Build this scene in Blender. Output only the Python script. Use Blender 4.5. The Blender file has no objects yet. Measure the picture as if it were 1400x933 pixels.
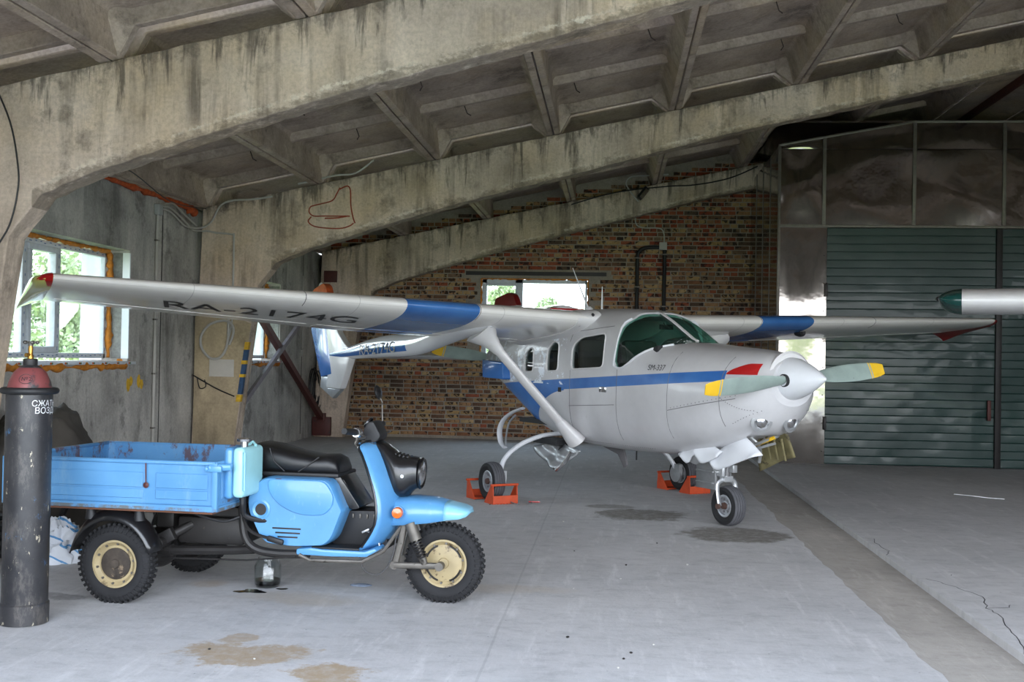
import bpy, bmesh, math, random
from mathutils import Vector, Matrix, Euler
R = math.radians
PI = math.pi
random.seed(7)
SC = bpy.context.scene
COL = SC.collection

# ------------------------------------------------------------------ camera
cam_data = bpy.data.cameras.new('camera')
cam_data.sensor_width = 36.0
cam_data.lens = 38.571
cam_data.clip_start = 0.05
cam_data.clip_end = 500
cam = bpy.data.objects.new('camera', cam_data)
COL.objects.link(cam)
YAW, PITCH, ROLL = R(5.291), R(0.863), 0.018
fw0 = Vector((-math.sin(YAW), math.cos(YAW), 0)); rt = Vector((math.cos(YAW), math.sin(YAW), 0)); up0 = Vector((0, 0, 1))
fw = fw0 * math.cos(PITCH) + up0 * math.sin(PITCH)
upv = up0 * math.cos(PITCH) - fw0 * math.sin(PITCH)
cx = rt * math.cos(ROLL) + upv * math.sin(ROLL)
cy = upv * math.cos(ROLL) - rt * math.sin(ROLL)
mw = Matrix((cx, cy, -fw)).transposed().to_4x4()
mw.translation = Vector((0, 0, 1.52))
cam.matrix_world = mw
SC.camera = cam

# ------------------------------------------------------------------ sky and exposure
world = bpy.data.worlds.new('overcast_sky')
SC.world = world
world.use_nodes = True
nt = world.node_tree
nt.nodes.clear()
wo = nt.nodes.new('ShaderNodeOutputWorld'); bg = nt.nodes.new('ShaderNodeBackground')
tc = nt.nodes.new('ShaderNodeTexCoord'); sp = nt.nodes.new('ShaderNodeSeparateXYZ'); rp = nt.nodes.new('ShaderNodeValToRGB')
nt.links.new(tc.outputs['Generated'], sp.inputs[0]); nt.links.new(sp.outputs['Z'], rp.inputs[0])
rp.color_ramp.elements[0].position = 0.0; rp.color_ramp.elements[0].color = (0.93, 0.96, 1.0, 1)
rp.color_ramp.elements[1].position = 0.7; rp.color_ramp.elements[1].color = (0.62, 0.76, 1.0, 1)
nt.links.new(rp.outputs[0], bg.inputs[0]); nt.links.new(bg.outputs[0], wo.inputs[0])
SKY_STRENGTH = 3.4
bg.inputs[1].default_value = SKY_STRENGTH
SC.view_settings.view_transform = 'Standard'
SC.view_settings.look = 'None'
SC.view_settings.gamma = 1.0
SC.view_settings.use_curve_mapping = False
SC.view_settings.exposure = 1.58
# light portals in the open front and the windows (sampling guides for the sky, they give off nothing themselves)
def portal(name, loc, rot, w, h):
    l = bpy.data.lights.new(name, 'AREA'); l.shape = 'RECTANGLE'; l.size = w; l.size_y = h; l.cycles.is_portal = True
    o = bpy.data.objects.new(name, l); COL.objects.link(o); o.location = loc; o.rotation_euler = rot
portal('gate_portal', (3.35, 2.0, 1.7), (R(90), 0, 0), 15.3, 3.4)
portal('window_portal', (-6.1, 10.5, 2.03), (0, R(-90), 0), 1.3, 3.1)
portal('window_portal', (-6.1, 16.2, 2.03), (0, R(-90), 0), 1.3, 3.1)
portal('window_portal', (-1.48, 20.6, 2.25), (R(-90), 0, 0), 2.1, 1.5)

# ------------------------------------------------------------------ helpers
class MB:
    """collects faces (with a material slot each) that become one mesh object"""
    def __init__(s):
        s.v = []; s.f = []; s.mi = []; s.cur = 0
    def add(s, vs, fs):
        o = len(s.v)
        s.v += [tuple(p) for p in vs]
        for f in fs:
            s.f.append([i + o for i in f]); s.mi.append(s.cur)
        return s
    def box(s, c, d, rot=None):
        hx, hy, hz = d[0] / 2, d[1] / 2, d[2] / 2
        ps = [Vector((x * hx, y * hy, z * hz)) for z in (-1, 1) for y in (-1, 1) for x in (-1, 1)]
        if rot is not None:
            M = Euler(rot).to_matrix(); ps = [M @ p for p in ps]
        c = Vector(c)
        return s.add([p + c for p in ps], [(0, 2, 3, 1), (4, 5, 7, 6), (0, 1, 5, 4), (2, 6, 7, 3), (0, 4, 6, 2), (1, 3, 7, 5)])
    def bar(s, p0, p1, w, h, up=(0, 0, 1)):
        p0 = Vector(p0); p1 = Vector(p1); d = (p1 - p0).normalized(); x = d.cross(Vector(up))
        if x.length < 1e-4: x = d.cross(Vector((1, 0, 0)))
        x.normalize(); y = x.cross(d)
        ps = [p + x * (a * w / 2) + y * (b * h / 2) for p in (p0, p1) for a, b in ((-1, -1), (1, -1), (1, 1), (-1, 1))]
        return s.add(ps, [(3, 2, 1, 0), (4, 5, 6, 7), (0, 1, 5, 4), (1, 2, 6, 5), (2, 3, 7, 6), (3, 0, 4, 7)])
    def cyl(s, p0, p1, r0, r1=None, n=16, cap=True):
        return s.lathe([(r0, 0), (r0 if r1 is None else r1, (Vector(p1) - Vector(p0)).length)], p0, Vector(p1) - Vector(p0), n, cap, cap)
    def lathe(s, prof, o=(0, 0, 0), axis=(0, 0, 1), n=24, cap0=False, cap1=False, closed=False):
        o = Vector(o); z = Vector(axis).normalized()
        x = z.cross(Vector((0, 0, 1)))
        if x.length < 1e-4: x = Vector((1, 0, 0))
        x.normalize(); y = z.cross(x)
        vs = []; fs = []
        for r, h in prof:
            for k in range(n):
                a = 2 * PI * k / n
                vs.append(o + z * h + x * (r * math.cos(a)) + y * (r * math.sin(a)))
        m = len(prof)
        for i in range(m if closed else m - 1):
            j = (i + 1) % m
            for k in range(n):
                fs.append((i * n + k, i * n + (k + 1) % n, j * n + (k + 1) % n, j * n + k))
        if cap0: fs.append(tuple(reversed(range(n))))
        if cap1: fs.append(tuple(range((m - 1) * n, m * n)))
        return s.add(vs, fs)
    def loft(s, secs, cap=True, closed=True):
        n = len(secs[0]); vs = [p for sec in secs for p in sec]; fs = []
        for i in range(len(secs) - 1):
            for k in range(n if closed else n - 1):
                fs.append((i * n + k, i * n + (k + 1) % n, (i + 1) * n + (k + 1) % n, (i + 1) * n + k))
        if cap:
            fs.append(tuple(reversed(range(n)))); fs.append(tuple(range((len(secs) - 1) * n, len(secs) * n)))
        return s.add(vs, fs)
    def tube(s, pts, r, n=8, cap=True, flat=None):
        """round (or flat: (width, height)) tube along a polyline; r may be a list"""
        P = [Vector(p) for p in pts]; secs = []
        x = None
        for i, p in enumerate(P):
            d = (P[min(i + 1, len(P) - 1)] - P[max(i - 1, 0)]).normalized()
            if x is None:
                x = d.cross(Vector((0, 0, 1)))
                if x.length < 1e-3: x = d.cross(Vector((0, 1, 0)))
            x = (x - d * x.dot(d)).normalized(); y = d.cross(x)
            rr = r[i] if isinstance(r, (list, tuple)) else r
            rx, ry = (rr, rr) if flat is None else (flat[0] / 2, flat[1] / 2)
            secs.append([p + x * (rx * math.cos(2 * PI * k / n)) + y * (ry * math.sin(2 * PI * k / n)) for k in range(n)])
        return s.loft(secs, cap)
    def prism(s, poly, fn, w0, w1):
        """poly in (u, v), fn(u, v, w) -> point, extruded from w0 to w1"""
        n = len(poly)
        vs = [fn(u, v, w0) for u, v in poly] + [fn(u, v, w1) for u, v in poly]
        return s.add(vs, [tuple(range(n)), tuple(reversed(range(n, 2 * n)))] + [(k, k + n, (k + 1) % n + n, (k + 1) % n) for k in range(n)])
    def grid(s, nu, nv, fn):
        vs = [fn(i / nu, j / nv) for i in range(nu + 1) for j in range(nv + 1)]
        return s.add(vs, [(i * (nv + 1) + j, (i + 1) * (nv + 1) + j, (i + 1) * (nv + 1) + j + 1, i * (nv + 1) + j + 1) for i in range(nu) for j in range(nv)])
    def ball(s, c, r, n=12, m=8):
        c = Vector(c); rx, ry, rz = r if isinstance(r, (list, tuple)) else (r, r, r)
        vs = [c + Vector((0, 0, -rz))]; fs = []
        for i in range(1, m):
            t = -PI / 2 + PI * i / m
            vs += [c + Vector((rx * math.cos(t) * math.cos(2 * PI * k / n), ry * math.cos(t) * math.sin(2 * PI * k / n), rz * math.sin(t))) for k in range(n)]
        vs.append(c + Vector((0, 0, rz)))
        for k in range(n): fs.append((0, 1 + (k + 1) % n, 1 + k))
        for i in range(m - 2):
            for k in range(n):
                a = 1 + i * n; b = a + n
                fs.append((a + k, a + (k + 1) % n, b + (k + 1) % n, b + k))
        l = len(vs) - 1; a = 1 + (m - 2) * n
        for k in range(n): fs.append((l, a + k, a + (k + 1) % n))
        return s.add(vs, fs)
    def mesh(s, name, mats, smooth=35, bevel=0, seg=2, fix=True):
        me = bpy.data.meshes.new(name)
        bm = bmesh.new()
        bv = [bm.verts.new(p) for p in s.v]
        for f, mi in zip(s.f, s.mi):
            try:
                q = bm.faces.new([bv[i] for i in f]); q.material_index = mi
            except ValueError:
                pass
        if fix: bmesh.ops.recalc_face_normals(bm, faces=bm.faces)
        if bevel:
            es = [e for e in bm.edges if len(e.link_faces) == 2 and e.calc_face_angle(0) > R(28)]
            bmesh.ops.bevel(bm, geom=es, offset=bevel, segments=seg, affect='EDGES', profile=0.5, clamp_overlap=True)
        bm.to_mesh(me); bm.free()
        for m in (mats if isinstance(mats, (list, tuple)) else [mats]): me.materials.append(m)
        if smooth:
            me.polygons.foreach_set('use_smooth', [True] * len(me.polygons))
            me.set_sharp_from_angle(angle=R(smooth))
        return me
    def build(s, name, mats, parent=None, split=False, **k):
        if split:                       # every separate piece becomes an object of its own
            par = list(range(len(s.v)))
            def find(i):
                while par[i] != i: par[i] = par[par[i]]; i = par[i]
                return i
            for f in s.f:
                for i in f[1:]: par[find(i)] = find(f[0])
            groups = {}
            for f, mi in zip(s.f, s.mi): groups.setdefault(find(f[0]), []).append((f, mi))
            out = []
            for g in groups.values():
                q = MB(); idx = {}
                for f, mi in g:
                    for i in f:
                        if i not in idx: idx[i] = len(q.v); q.v.append(s.v[i])
                    q.f.append([idx[i] for i in f]); q.mi.append(mi)
                out.append(q.build(name, mats, parent, **k))
            return out
        return link(name, s.mesh(name, mats, **k), parent)

def link(name, me, parent=None, loc=None, rot=None):
    o = bpy.data.objects.new(name, me); COL.objects.link(o)
    if parent is not None: o.parent = parent
    if loc is not None: o.location = loc
    if rot is not None: o.rotation_euler = rot
    return o
def tag(o, label=None, cat=None, group=None, kind=None):
    if label: o['label'] = label
    if cat: o['category'] = cat
    if group: o['group'] = group
    if kind: o['kind'] = kind
    return o
def thing(name, label, cat, loc=(0, 0, 0), rz=0, group=None):
    o = bpy.data.objects.new(name, None); COL.objects.link(o)
    o.empty_display_size = 0.2
    o.location = loc; o.rotation_euler = (0, 0, rz)
    return tag(o, label, cat, group)
def lerp(tab, x):
    if x <= tab[0][0]: return tab[0][1]
    for (a, b), (c, d) in zip(tab, tab[1:]):
        if x <= c: return b + (d - b) * (x - a) / (c - a)
    return tab[-1][1]
def smooth_tab(tab, x):
    """Catmull-Rom interpolation of a table of (x, y)"""
    n = len(tab)
    if x <= tab[0][0]: return tab[0][1]
    if x >= tab[-1][0]: return tab[-1][1]
    for i in range(n - 1):
        x0, y0 = tab[i]; x1, y1 = tab[i + 1]
        if x <= x1:
            h = x1 - x0; t = (x - x0) / h
            m0 = (y1 - tab[i - 1][1]) / (x1 - tab[i - 1][0]) if i else (y1 - y0) / h
            m1 = (tab[i + 2][1] - y0) / (tab[i + 2][0] - x0) if i + 2 < n else (y1 - y0) / h
            return (2*t**3 - 3*t*t + 1) * y0 + (t**3 - 2*t*t + t) * h * m0 + (-2*t**3 + 3*t*t) * y1 + (t**3 - t*t) * h * m1
def spline(pts, k=6):
    P = [Vector(p) for p in pts]; out = []
    for i in range(len(P) - 1):
        p0 = P[max(i - 1, 0)]; p1 = P[i]; p2 = P[i + 1]; p3 = P[min(i + 2, len(P) - 1)]
        for j in range(k):
            t = j / k
            out.append(0.5 * ((2 * p1) + (p2 - p0) * t + (2 * p0 - 5 * p1 + 4 * p2 - p3) * t * t + (3 * p1 - p0 - 3 * p2 + p3) * t ** 3))
    return out + [P[-1]]
def rrect(u0, v0, u1, v1, r, n=4):
    out = []
    for cu, cv, a0 in ((u1 - r, v1 - r, 0), (u0 + r, v1 - r, 90), (u0 + r, v0 + r, 180), (u1 - r, v0 + r, 270)):
        for k in range(n + 1):
            a = R(a0 + 90 * k / n); out.append((cu + r * math.cos(a), cv + r * math.sin(a)))
    return out
def round_poly(poly, r, n=4):
    out = []; m = len(poly)
    for i in range(m):
        p = Vector(poly[i]); a = Vector(poly[i - 1]) - p; b = Vector(poly[(i + 1) % m]) - p
        rr = min(r, a.length * .45, b.length * .45)
        s0 = p + a.normalized() * rr; s1 = p + b.normalized() * rr
        for k in range(n + 1):
            t = k / n
            q = s0 * (1 - t) ** 2 + p * 2 * t * (1 - t) + s1 * t * t
            out.append((q.x, q.y))
    return out
def boolean(ob, cutter_mb, op='DIFFERENCE'):
    cm = cutter_mb.mesh('cut', [], smooth=0)
    co = bpy.data.objects.new('cut', cm); COL.objects.link(co); co.parent = ob.parent
    md = ob.modifiers.new('b', 'BOOLEAN'); md.object = co; md.operation = op; md.solver = 'EXACT'
    dg = bpy.context.evaluated_depsgraph_get(); dg.update()
    me = bpy.data.meshes.new_from_object(ob.evaluated_get(dg))
    ob.modifiers.clear(); old = ob.data; ob.data = me; bpy.data.meshes.remove(old)
    bpy.data.objects.remove(co); bpy.data.meshes.remove(cm)
def text_mesh(s, size, extrude=0.0):
    c = bpy.data.curves.new('t', 'FONT'); c.body = s; c.size = size; c.extrude = extrude; c.align_x = 'LEFT'
    o = bpy.data.objects.new('t', c); COL.objects.link(o)
    dg = bpy.context.evaluated_depsgraph_get(); dg.update()
    me = bpy.data.meshes.new_from_object(o.evaluated_get(dg))
    bpy.data.objects.remove(o); bpy.data.curves.remove(c)
    return me

# ------------------------------------------------------------------ materials
def lin(c):
    return tuple(((x / 255) / 12.92 if x / 255 <= 0.04045 else ((x / 255 + 0.055) / 1.055) ** 2.4) for x in c) + (1,)
class NT:
    def __init__(s, name):
        s.m = bpy.data.materials.new(name); s.m.use_nodes = True
        s.t = s.m.node_tree; s.n = s.t.nodes
        s.b = s.n['Principled BSDF']; s.out = s.n['Material Output']
        s.tc = s.n.new('ShaderNodeTexCoord')
    def set(s, node, key, v):
        if hasattr(v, 'links') or isinstance(v, bpy.types.NodeSocket): s.t.links.new(v, node.inputs[key])
        elif v is not None: node.inputs[key].default_value = v
        return node
    def co(s, scale=(1, 1, 1), loc=(0, 0, 0), rot=(0, 0, 0), kind='Object'):
        m = s.n.new('ShaderNodeMapping'); s.t.links.new(s.tc.outputs[kind], m.inputs[0])
        m.inputs['Scale'].default_value = scale; m.inputs['Location'].default_value = loc; m.inputs['Rotation'].default_value = rot
        return m.outputs[0]
    def noise(s, scale=5, detail=4, rough=.55, vec=None, dist=0):
        n = s.n.new('ShaderNodeTexNoise'); n.inputs['Scale'].default_value = scale; n.inputs['Detail'].default_value = detail
        n.inputs['Roughness'].default_value = rough; n.inputs['Distortion'].default_value = dist
        s.t.links.new(vec if vec is not None else s.tc.outputs['Object'], n.inputs['Vector'])
        return n.outputs['Fac']
    def voro(s, scale=5, vec=None, out='Distance'):
        n = s.n.new('ShaderNodeTexVoronoi'); n.inputs['Scale'].default_value = scale
        s.t.links.new(vec if vec is not None else s.tc.outputs['Object'], n.inputs['Vector'])
        return n.outputs[out]
    def ramp(s, fac, stops):
        n = s.n.new('ShaderNodeValToRGB'); s.t.links.new(fac, n.inputs[0]); e = n.color_ramp.elements
        while len(e) < len(stops): e.new(0.5)
        for k, (p, c) in enumerate(stops):
            e[k].position = p
            e[k].color = (c, c, c, 1) if isinstance(c, (int, float)) else (tuple(c) + (1,))[:4]
        return n.outputs[0]
    def mix(s, fac, a, b, mode='MIX'):
        n = s.n.new('ShaderNodeMix'); n.data_type = 'RGBA'; n.blend_type = mode
        s.set(n, 0, fac)
        for k, v in ((6, a), (7, b)): s.set(n, k, v)
        return n.outputs[2]
    def math(s, op, a, b=None, c=None, clamp=False):
        n = s.n.new('ShaderNodeMath'); n.operation = op; n.use_clamp = clamp
        s.set(n, 0, a)
        if b is not None: s.set(n, 1, b)
        if c is not None: s.set(n, 2, c)
        return n.outputs[0]
    def sep(s, vec=None):
        n = s.n.new('ShaderNodeSeparateXYZ'); s.t.links.new(vec if vec is not None else s.tc.outputs['Object'], n.inputs[0]); return n.outputs
    def bump(s, h, strength=.3, dist=.01, base=None):
        n = s.n.new('ShaderNodeBump'); n.inputs['Strength'].default_value = strength; n.inputs['Distance'].default_value = dist
        s.t.links.new(h, n.inputs['Height'])
        if base is not None: s.t.links.new(base, n.inputs['Normal'])
        return n.outputs[0]
    def fin(s, color=None, rough=None, metal=None, normal=None, coat=None, spec=None, alpha=None):
        for k, v in (('Base Color', color), ('Roughness', rough), ('Metallic', metal), ('Normal', normal), ('Coat Weight', coat), ('Specular IOR Level', spec), ('Alpha', alpha)):
            if v is not None: s.set(s.b, k, v)
        return s.m
def plain(name, rgb, rough=.5, metal=0, var=.12, scale=6, bump=0, coat=0, dirt=None, spec=.5):
    """a paint with gentle variation, optional dirt colour patches"""
    t = NT(name); c = lin(rgb)
    n = t.noise(scale, 5)
    k = t.ramp(n, [(.3, 1 - var), (.7, 1 + var * .4)])
    col = t.mix(1.0, c, k, 'MULTIPLY')
    if dirt:
        dn = t.noise(dirt[2], 8, .7)
        col = t.mix(t.ramp(dn, [(dirt[1], 0), (min(dirt[1] + .06, 1), 1)]), col, lin(dirt[0]))
    nm = t.bump(t.noise(scale * 6, 4), bump, .004) if bump else None
    return t.fin(col, rough, metal, nm, coat, spec)

def concrete(name, light, dark, streak=.5, sx=7, sz=.7, stain=.55, spots=0.3, warm=None, rough=.9, drips=False):
    t = NT(name)
    big = t.noise(1.1, 6, .6)
    col = t.mix(t.ramp(big, [(.32, 0), (.68, 1)]), lin(dark), lin(light))
    if warm is not None:
        col = t.mix(t.ramp(t.noise(.7, 4, .6, t.co(loc=(3, 7, 1))), [(.46, 0), (.68, .8)]), col, lin(warm))
    st = t.noise(1.0, 8, .66, t.co((sx, sx, sz)), .3)
    sel = t.ramp(t.noise(1.3, 4, .6, t.co(loc=(1, 6, 3))), [(.42, 0), (.62, 1)])
    col = t.mix(t.math('MULTIPLY', t.math('MULTIPLY', t.ramp(st, [(.38, 1), (.52, 0)]), streak), t.math('MULTIPLY_ADD', sel, .8, .2)), col, tuple(x * .36 for x in lin(dark)[:3]) + (1,))
    lt = t.noise(1.0, 6, .6, t.co((sx * .6, sx * .6, sz * .8), (5, 2, 9)), .4)
    col = t.mix(t.math('MULTIPLY', t.ramp(lt, [(.54, 0), (.68, 1)]), streak * .6), col, tuple(min(1, x * 1.3) for x in lin(light)[:3]) + (1,))
    bl = t.noise(2.3, 9, .74, t.co(loc=(11, 4, 2)))
    col = t.mix(t.math('MULTIPLY', t.ramp(bl, [(.55, 0), (.66, 1)]), stain), col, tuple(x * .34 for x in lin(dark)[:3]) + (1,))
    if drips:
        # black damp runs that start at the top edge of the beams, pale lime along their lower edge
        x, y, z = t.sep()
        xs = t.math('SUBTRACT', 5.9, t.math('ABSOLUTE', t.math('SUBTRACT', x, 5.9)))
        d = t.math('SUBTRACT', t.math('MULTIPLY_ADD', xs, .2085, 4.53), z)
        dn = t.noise(1.0, 7, .68, t.co((7, 3, .9), (7, 3, 1)), .5)
        lim = t.math('MULTIPLY_ADD', d, .26, .50)
        m = t.math('MULTIPLY', t.math('SUBTRACT', dn, lim), 11, clamp=True)
        col = t.mix(t.math('MULTIPLY', m, .7), col, lin((62, 58, 54)))
        zb = None
        for (x0, z0, k) in ((-4.38, 2.70, .43), (-3.95, 2.885, .316), (-3.0, 3.185, .30), (-2.0, 3.485, .2586), (1.43, 4.385, .22)):
            l = t.math('MULTIPLY_ADD', xs, k, z0 - k * x0); zb = l if zb is None else t.math('MINIMUM', zb, l)
        e = t.math('SUBTRACT', z, zb)
        ln_ = t.noise(6, 9, .78, t.co((1, 1, 1.6), (4, 4, 1)))
        m3 = t.math('MULTIPLY', t.math('SUBTRACT', ln_, t.math('MULTIPLY_ADD', e, 1.9, .36)), 9, clamp=True)
        col = t.mix(t.math('MULTIPLY', t.math('MULTIPLY', m3, t.math('GREATER_THAN', xs, -4.45)), .55), col, lin((96, 86, 74)))
        lw_ = t.noise(9, 8, .75, t.co(loc=(8, 1, 3)))
        m4 = t.math('MULTIPLY', t.math('SUBTRACT', lw_, t.math('MULTIPLY_ADD', t.math('ABSOLUTE', t.math('SUBTRACT', e, .075)), 4.5, .42)), 12, clamp=True)
        pt = t.math('MULTIPLY', t.ramp(t.noise(1.7, 6, .7, t.co(loc=(3, 9, 2))), [(.42, 0), (.6, 1)]), t.math('GREATER_THAN', xs, -4.45))
        col = t.mix(t.math('MULTIPLY', t.math('MULTIPLY', m4, pt), .8), col, lin((232, 220, 202)))
        gr = t.noise(5.5, 8, .75, t.co(loc=(2, 2, 8)))
        m2 = t.math('MULTIPLY', t.math('SUBTRACT', gr, t.math('MULTIPLY_ADD', d, 1.1, .42)), 9, clamp=True)
        col = t.mix(t.math('MULTIPLY', m2, .55), col, lin((92, 86, 78)))
    pits = t.ramp(t.voro(38), [(.0, 0), (.16, 1)])
    fine = t.noise(30, 6, .7)
    col = t.mix(spots, col, t.mix(1.0, col, t.ramp(fine, [(.35, .55), (.6, 1.05)]), 'MULTIPLY'))
    h = t.math('ADD', t.math('MULTIPLY', fine, .5), t.math('MULTIPLY', pits, .25))
    h = t.math('ADD', h, t.math('MULTIPLY', t.noise(4, 4), 1.5))
    return t.fin(col, rough, 0, t.bump(h, .55, .012), spec=.25)
# ------------------------------------------------------------------ structure materials
M = {}
M['frame'] = concrete('frame_concrete', (222, 204, 186), (170, 154, 138), .8, 6, .5, .55, .45, warm=(212, 186, 152), drips=True)
M['slab'] = concrete('slab_concrete', (196, 178, 162), (150, 135, 123), .4, 3, 3, .55, .5, warm=(188, 164, 132))
M['wall'] = concrete('wall_concrete', (204, 201, 194), (146, 144, 139), .6, 3.2, .6, .6, .45)
M['column_tan'] = concrete('column_concrete', (190, 172, 140), (146, 132, 110), .4, 5, .6, .35, .35)
M['plaster_speck'] = concrete('speckled_plaster', (150, 150, 146), (96, 96, 94), .2, 9, 3, .8, .6)
M['white_plaster'] = plain('white_plaster', (222, 226, 230), .8, 0, .1, 5)
M['foam'] = plain('orange_foam', (206, 130, 40), .75, 0, .45, 16, .6)
M['foam_red'] = plain('red_foam', (190, 84, 36), .8, 0, .4, 16, .5)
M['pvc'] = plain('window_plastic', (205, 212, 220), .35, 0, .12, 22)
M['pvc_film'] = plain('film_print', (96, 124, 168), .5)
M['steel_dark'] = plain('dark_steel', (52, 50, 50), .5, .6, .2, 8, .1)
M['black'] = plain('black_rubber', (24, 24, 26), .55, 0, .2, 9)
M['cable'] = plain('grey_cable', (178, 175, 168), .6)
M['cable_black'] = plain('black_cable', (22, 22, 24), .5)
M['rust'] = plain('red_brown_primer', (84, 40, 36), .55, .1, .25, 9, .1, dirt=((52, 40, 38), .58, 6))
M['grey_steel'] = plain('grey_steel_paint', (122, 116, 122), .5, .2, .2, 9)

def glass_mat(name, tint, rough=0.0, refl=1.0):
    t = NT(name); t.n.remove(t.b)
    tr = t.n.new('ShaderNodeBsdfTransparent'); tr.inputs[0].default_value = tint + (1,)
    gl = t.n.new('ShaderNodeBsdfGlossy'); gl.inputs['Roughness'].default_value = rough
    lw = t.n.new('ShaderNodeLayerWeight'); lw.inputs[0].default_value = .5
    fr = t.math('ADD', t.math('MULTIPLY', t.math('POWER', lw.outputs['Facing'], 4.5), .9), .04)
    mx = t.n.new('ShaderNodeMixShader')
    t.t.links.new(t.math('MULTIPLY', fr, refl, clamp=True), mx.inputs[0]); t.t.links.new(tr.outputs[0], mx.inputs[1]); t.t.links.new(gl.outputs[0], mx.inputs[2])
    t.t.links.new(mx.outputs[0], t.out.inputs[0])
    return t.m
M['glass'] = glass_mat('window_glass', (.93, .97, .96))

def floor_mat(name, base, dark, stains):
    t = NT(name)
    n1 = t.noise(.55, 6, .6); n2 = t.noise(2.2, 8, .68, t.co((1, .6, 1))); n3 = t.noise(16, 6, .7)
    col = t.mix(t.ramp(n1, [(.3, 0), (.72, 1)]), lin(dark), lin(base))
    col = t.mix(t.math('MULTIPLY', t.ramp(n2, [(.45, 0), (.72, 1)]), .5), col, tuple(x * .74 for x in lin(base)[:3]) + (1,))
    sc = t.noise(1.0, 8, .7, t.co((9, 1.2, 1), rot=(0, 0, .5)))
    col = t.mix(t.math('MULTIPLY', t.ramp(sc, [(.54, 0), (.68, 1)]), .45), col, tuple(min(1, x * 1.25) for x in lin(base)[:3]) + (1,))
    fd = t.noise(1.0, 9, .8, t.co((5, 8, 1), (3, 1, 0)))
    col = t.mix(.55, col, t.mix(1.0, col, t.ramp(fd, [(.34, .66), (.5, 1.0), (.68, 1.12)]), 'MULTIPLY'))
    sp = t.ramp(t.voro(7.5), [(.03, 1), (.05, 0)])
    col = t.mix(t.math('MULTIPLY', sp, .5), col, (.04, .04, .04, 1))
    x, y, z = t.sep()
    rough = .85
    warp = t.noise(2.2, 10, .76); warp2 = t.noise(2.0, 10, .75, t.co(loc=(9, 3, 0)))
    mott = t.ramp(t.noise(13, 8, .75), [(.3, .5), (.55, 1)])
    wet = None
    for (cx_, cy_, rx, ry, colr, amt, w, soft) in stains:
        dx = t.math('MULTIPLY', t.math('ADD', t.math('SUBTRACT', x, cx_), t.math('MULTIPLY', t.math('SUBTRACT', warp, .5), w)), 1 / rx)
        dy = t.math('MULTIPLY', t.math('ADD', t.math('SUBTRACT', y, cy_), t.math('MULTIPLY', t.math('SUBTRACT', warp2, .5), w)), 1 / ry)
        d = t.math('ADD', t.math('MULTIPLY', dx, dx), t.math('MULTIPLY', dy, dy))
        msk = t.math('MULTIPLY', mott, amt) if False else t.math('MULTIPLY', t.math('MULTIPLY', mott, amt), t.ramp(d, [(1 - soft if soft < 1 else 0, 1), (1.0, 0)]))
        col = t.mix(msk, col, lin(colr))
    # joint scratched along the bay
    jx = t.math('ABSOLUTE', t.math('ADD', t.math('ADD', x, .615), t.math('MULTIPLY', t.math('SUBTRACT', n2, .5), .02)))
    col = t.mix(t.math('MULTIPLY', t.math('LESS_THAN', jx, .007), .16), col, (.08, .08, .08, 1))
    h = t.math('ADD', t.math('MULTIPLY', n3, .6), t.math('MULTIPLY', n2, .8))
    return t.fin(col, rough, 0, t.bump(h, .5, .014), spec=.3)
WET = (104, 99, 90); SAND = (156, 136, 108)
M['floor'] = floor_mat('floor_concrete', (192, 190, 189), (172, 171, 171), [
    (1.1, 9.78, .50, .48, WET, .85, .8, .35), (.28, 10.85, .5, .42, WET, .85, .9, .35), (.0, 11.4, .28, .16, WET, .6, .3, .3),
    (-1.86, 5.42, .36, .22, SAND, .85, 1.0, .5), (-1.28, 5.12, .22, .24, SAND, .9, .9, .5), (-1.95, 5.72, .12, .12, SAND, .7, .3, .3),
    (-2.62, 7.0, .16, .13, (170, 150, 126), .5, .3, .8), (-1.9, 6.7, .5, .2, (172, 158, 138), .5, .5, .8), (-.7, 7.2, .6, .15, (176, 162, 144), .4, .4, .8),
    (-3.4, 6.5, .25, .1, (90, 88, 88), .6, .3, .4)])
M['channel'] = floor_mat('channel_concrete', (180, 174, 166), (150, 145, 138), [])

def structure(name, mb, mats, parent=None, label=None, **k):
    o = mb.build(name, mats, parent, **k)
    if parent is None: o['kind'] = 'structure'
    if label: o['label'] = label
    return o

# floor: two slabs with the lower channel strip between them
XL, XR, YF, YB = -5.5, 17.3, 2.1, 20.2
f = MB()
rj = random.Random(17); ye = [1.9 + .1 * i for i in range(191)]; off = 0; edge = []
for y in ye:
    off = off * .75 + rj.uniform(-.014, .014); edge.append((1.615 + off, y))
f.prism([(XL - .6, 1.9)] + edge + [(XL - .6, 20.9)], lambda u, v, w: (u, v, w), -.2, 0)
f.box(((2.18 + XR + .6) / 2, 11.4, -.1), (XR + .6 - 2.18, 19.0, .2))
structure('floor', f, M['floor'], label='grey dusty concrete hangar floor with sand and wet stains', smooth=0)
f = MB()
rnd = random.Random(3)
ys = [1.9 + .18 * i for i in range(104)]
secs = []
for y in ys:
    j = rnd.uniform(-.02, .02)
    secs.append([(1.56, y, -.2), (1.56, y, -.006), (1.63 + j, y, -.008), (1.70 + j, y, -.034), (1.9, y, -.038 + rnd.uniform(-.003, .003)), (2.185, y, -.048), (2.185, y, -.2)])
f.loft(secs)
structure('floor_channel', f, M['channel'], label='darker sunken concrete channel running along the floor', smooth=50)

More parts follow.
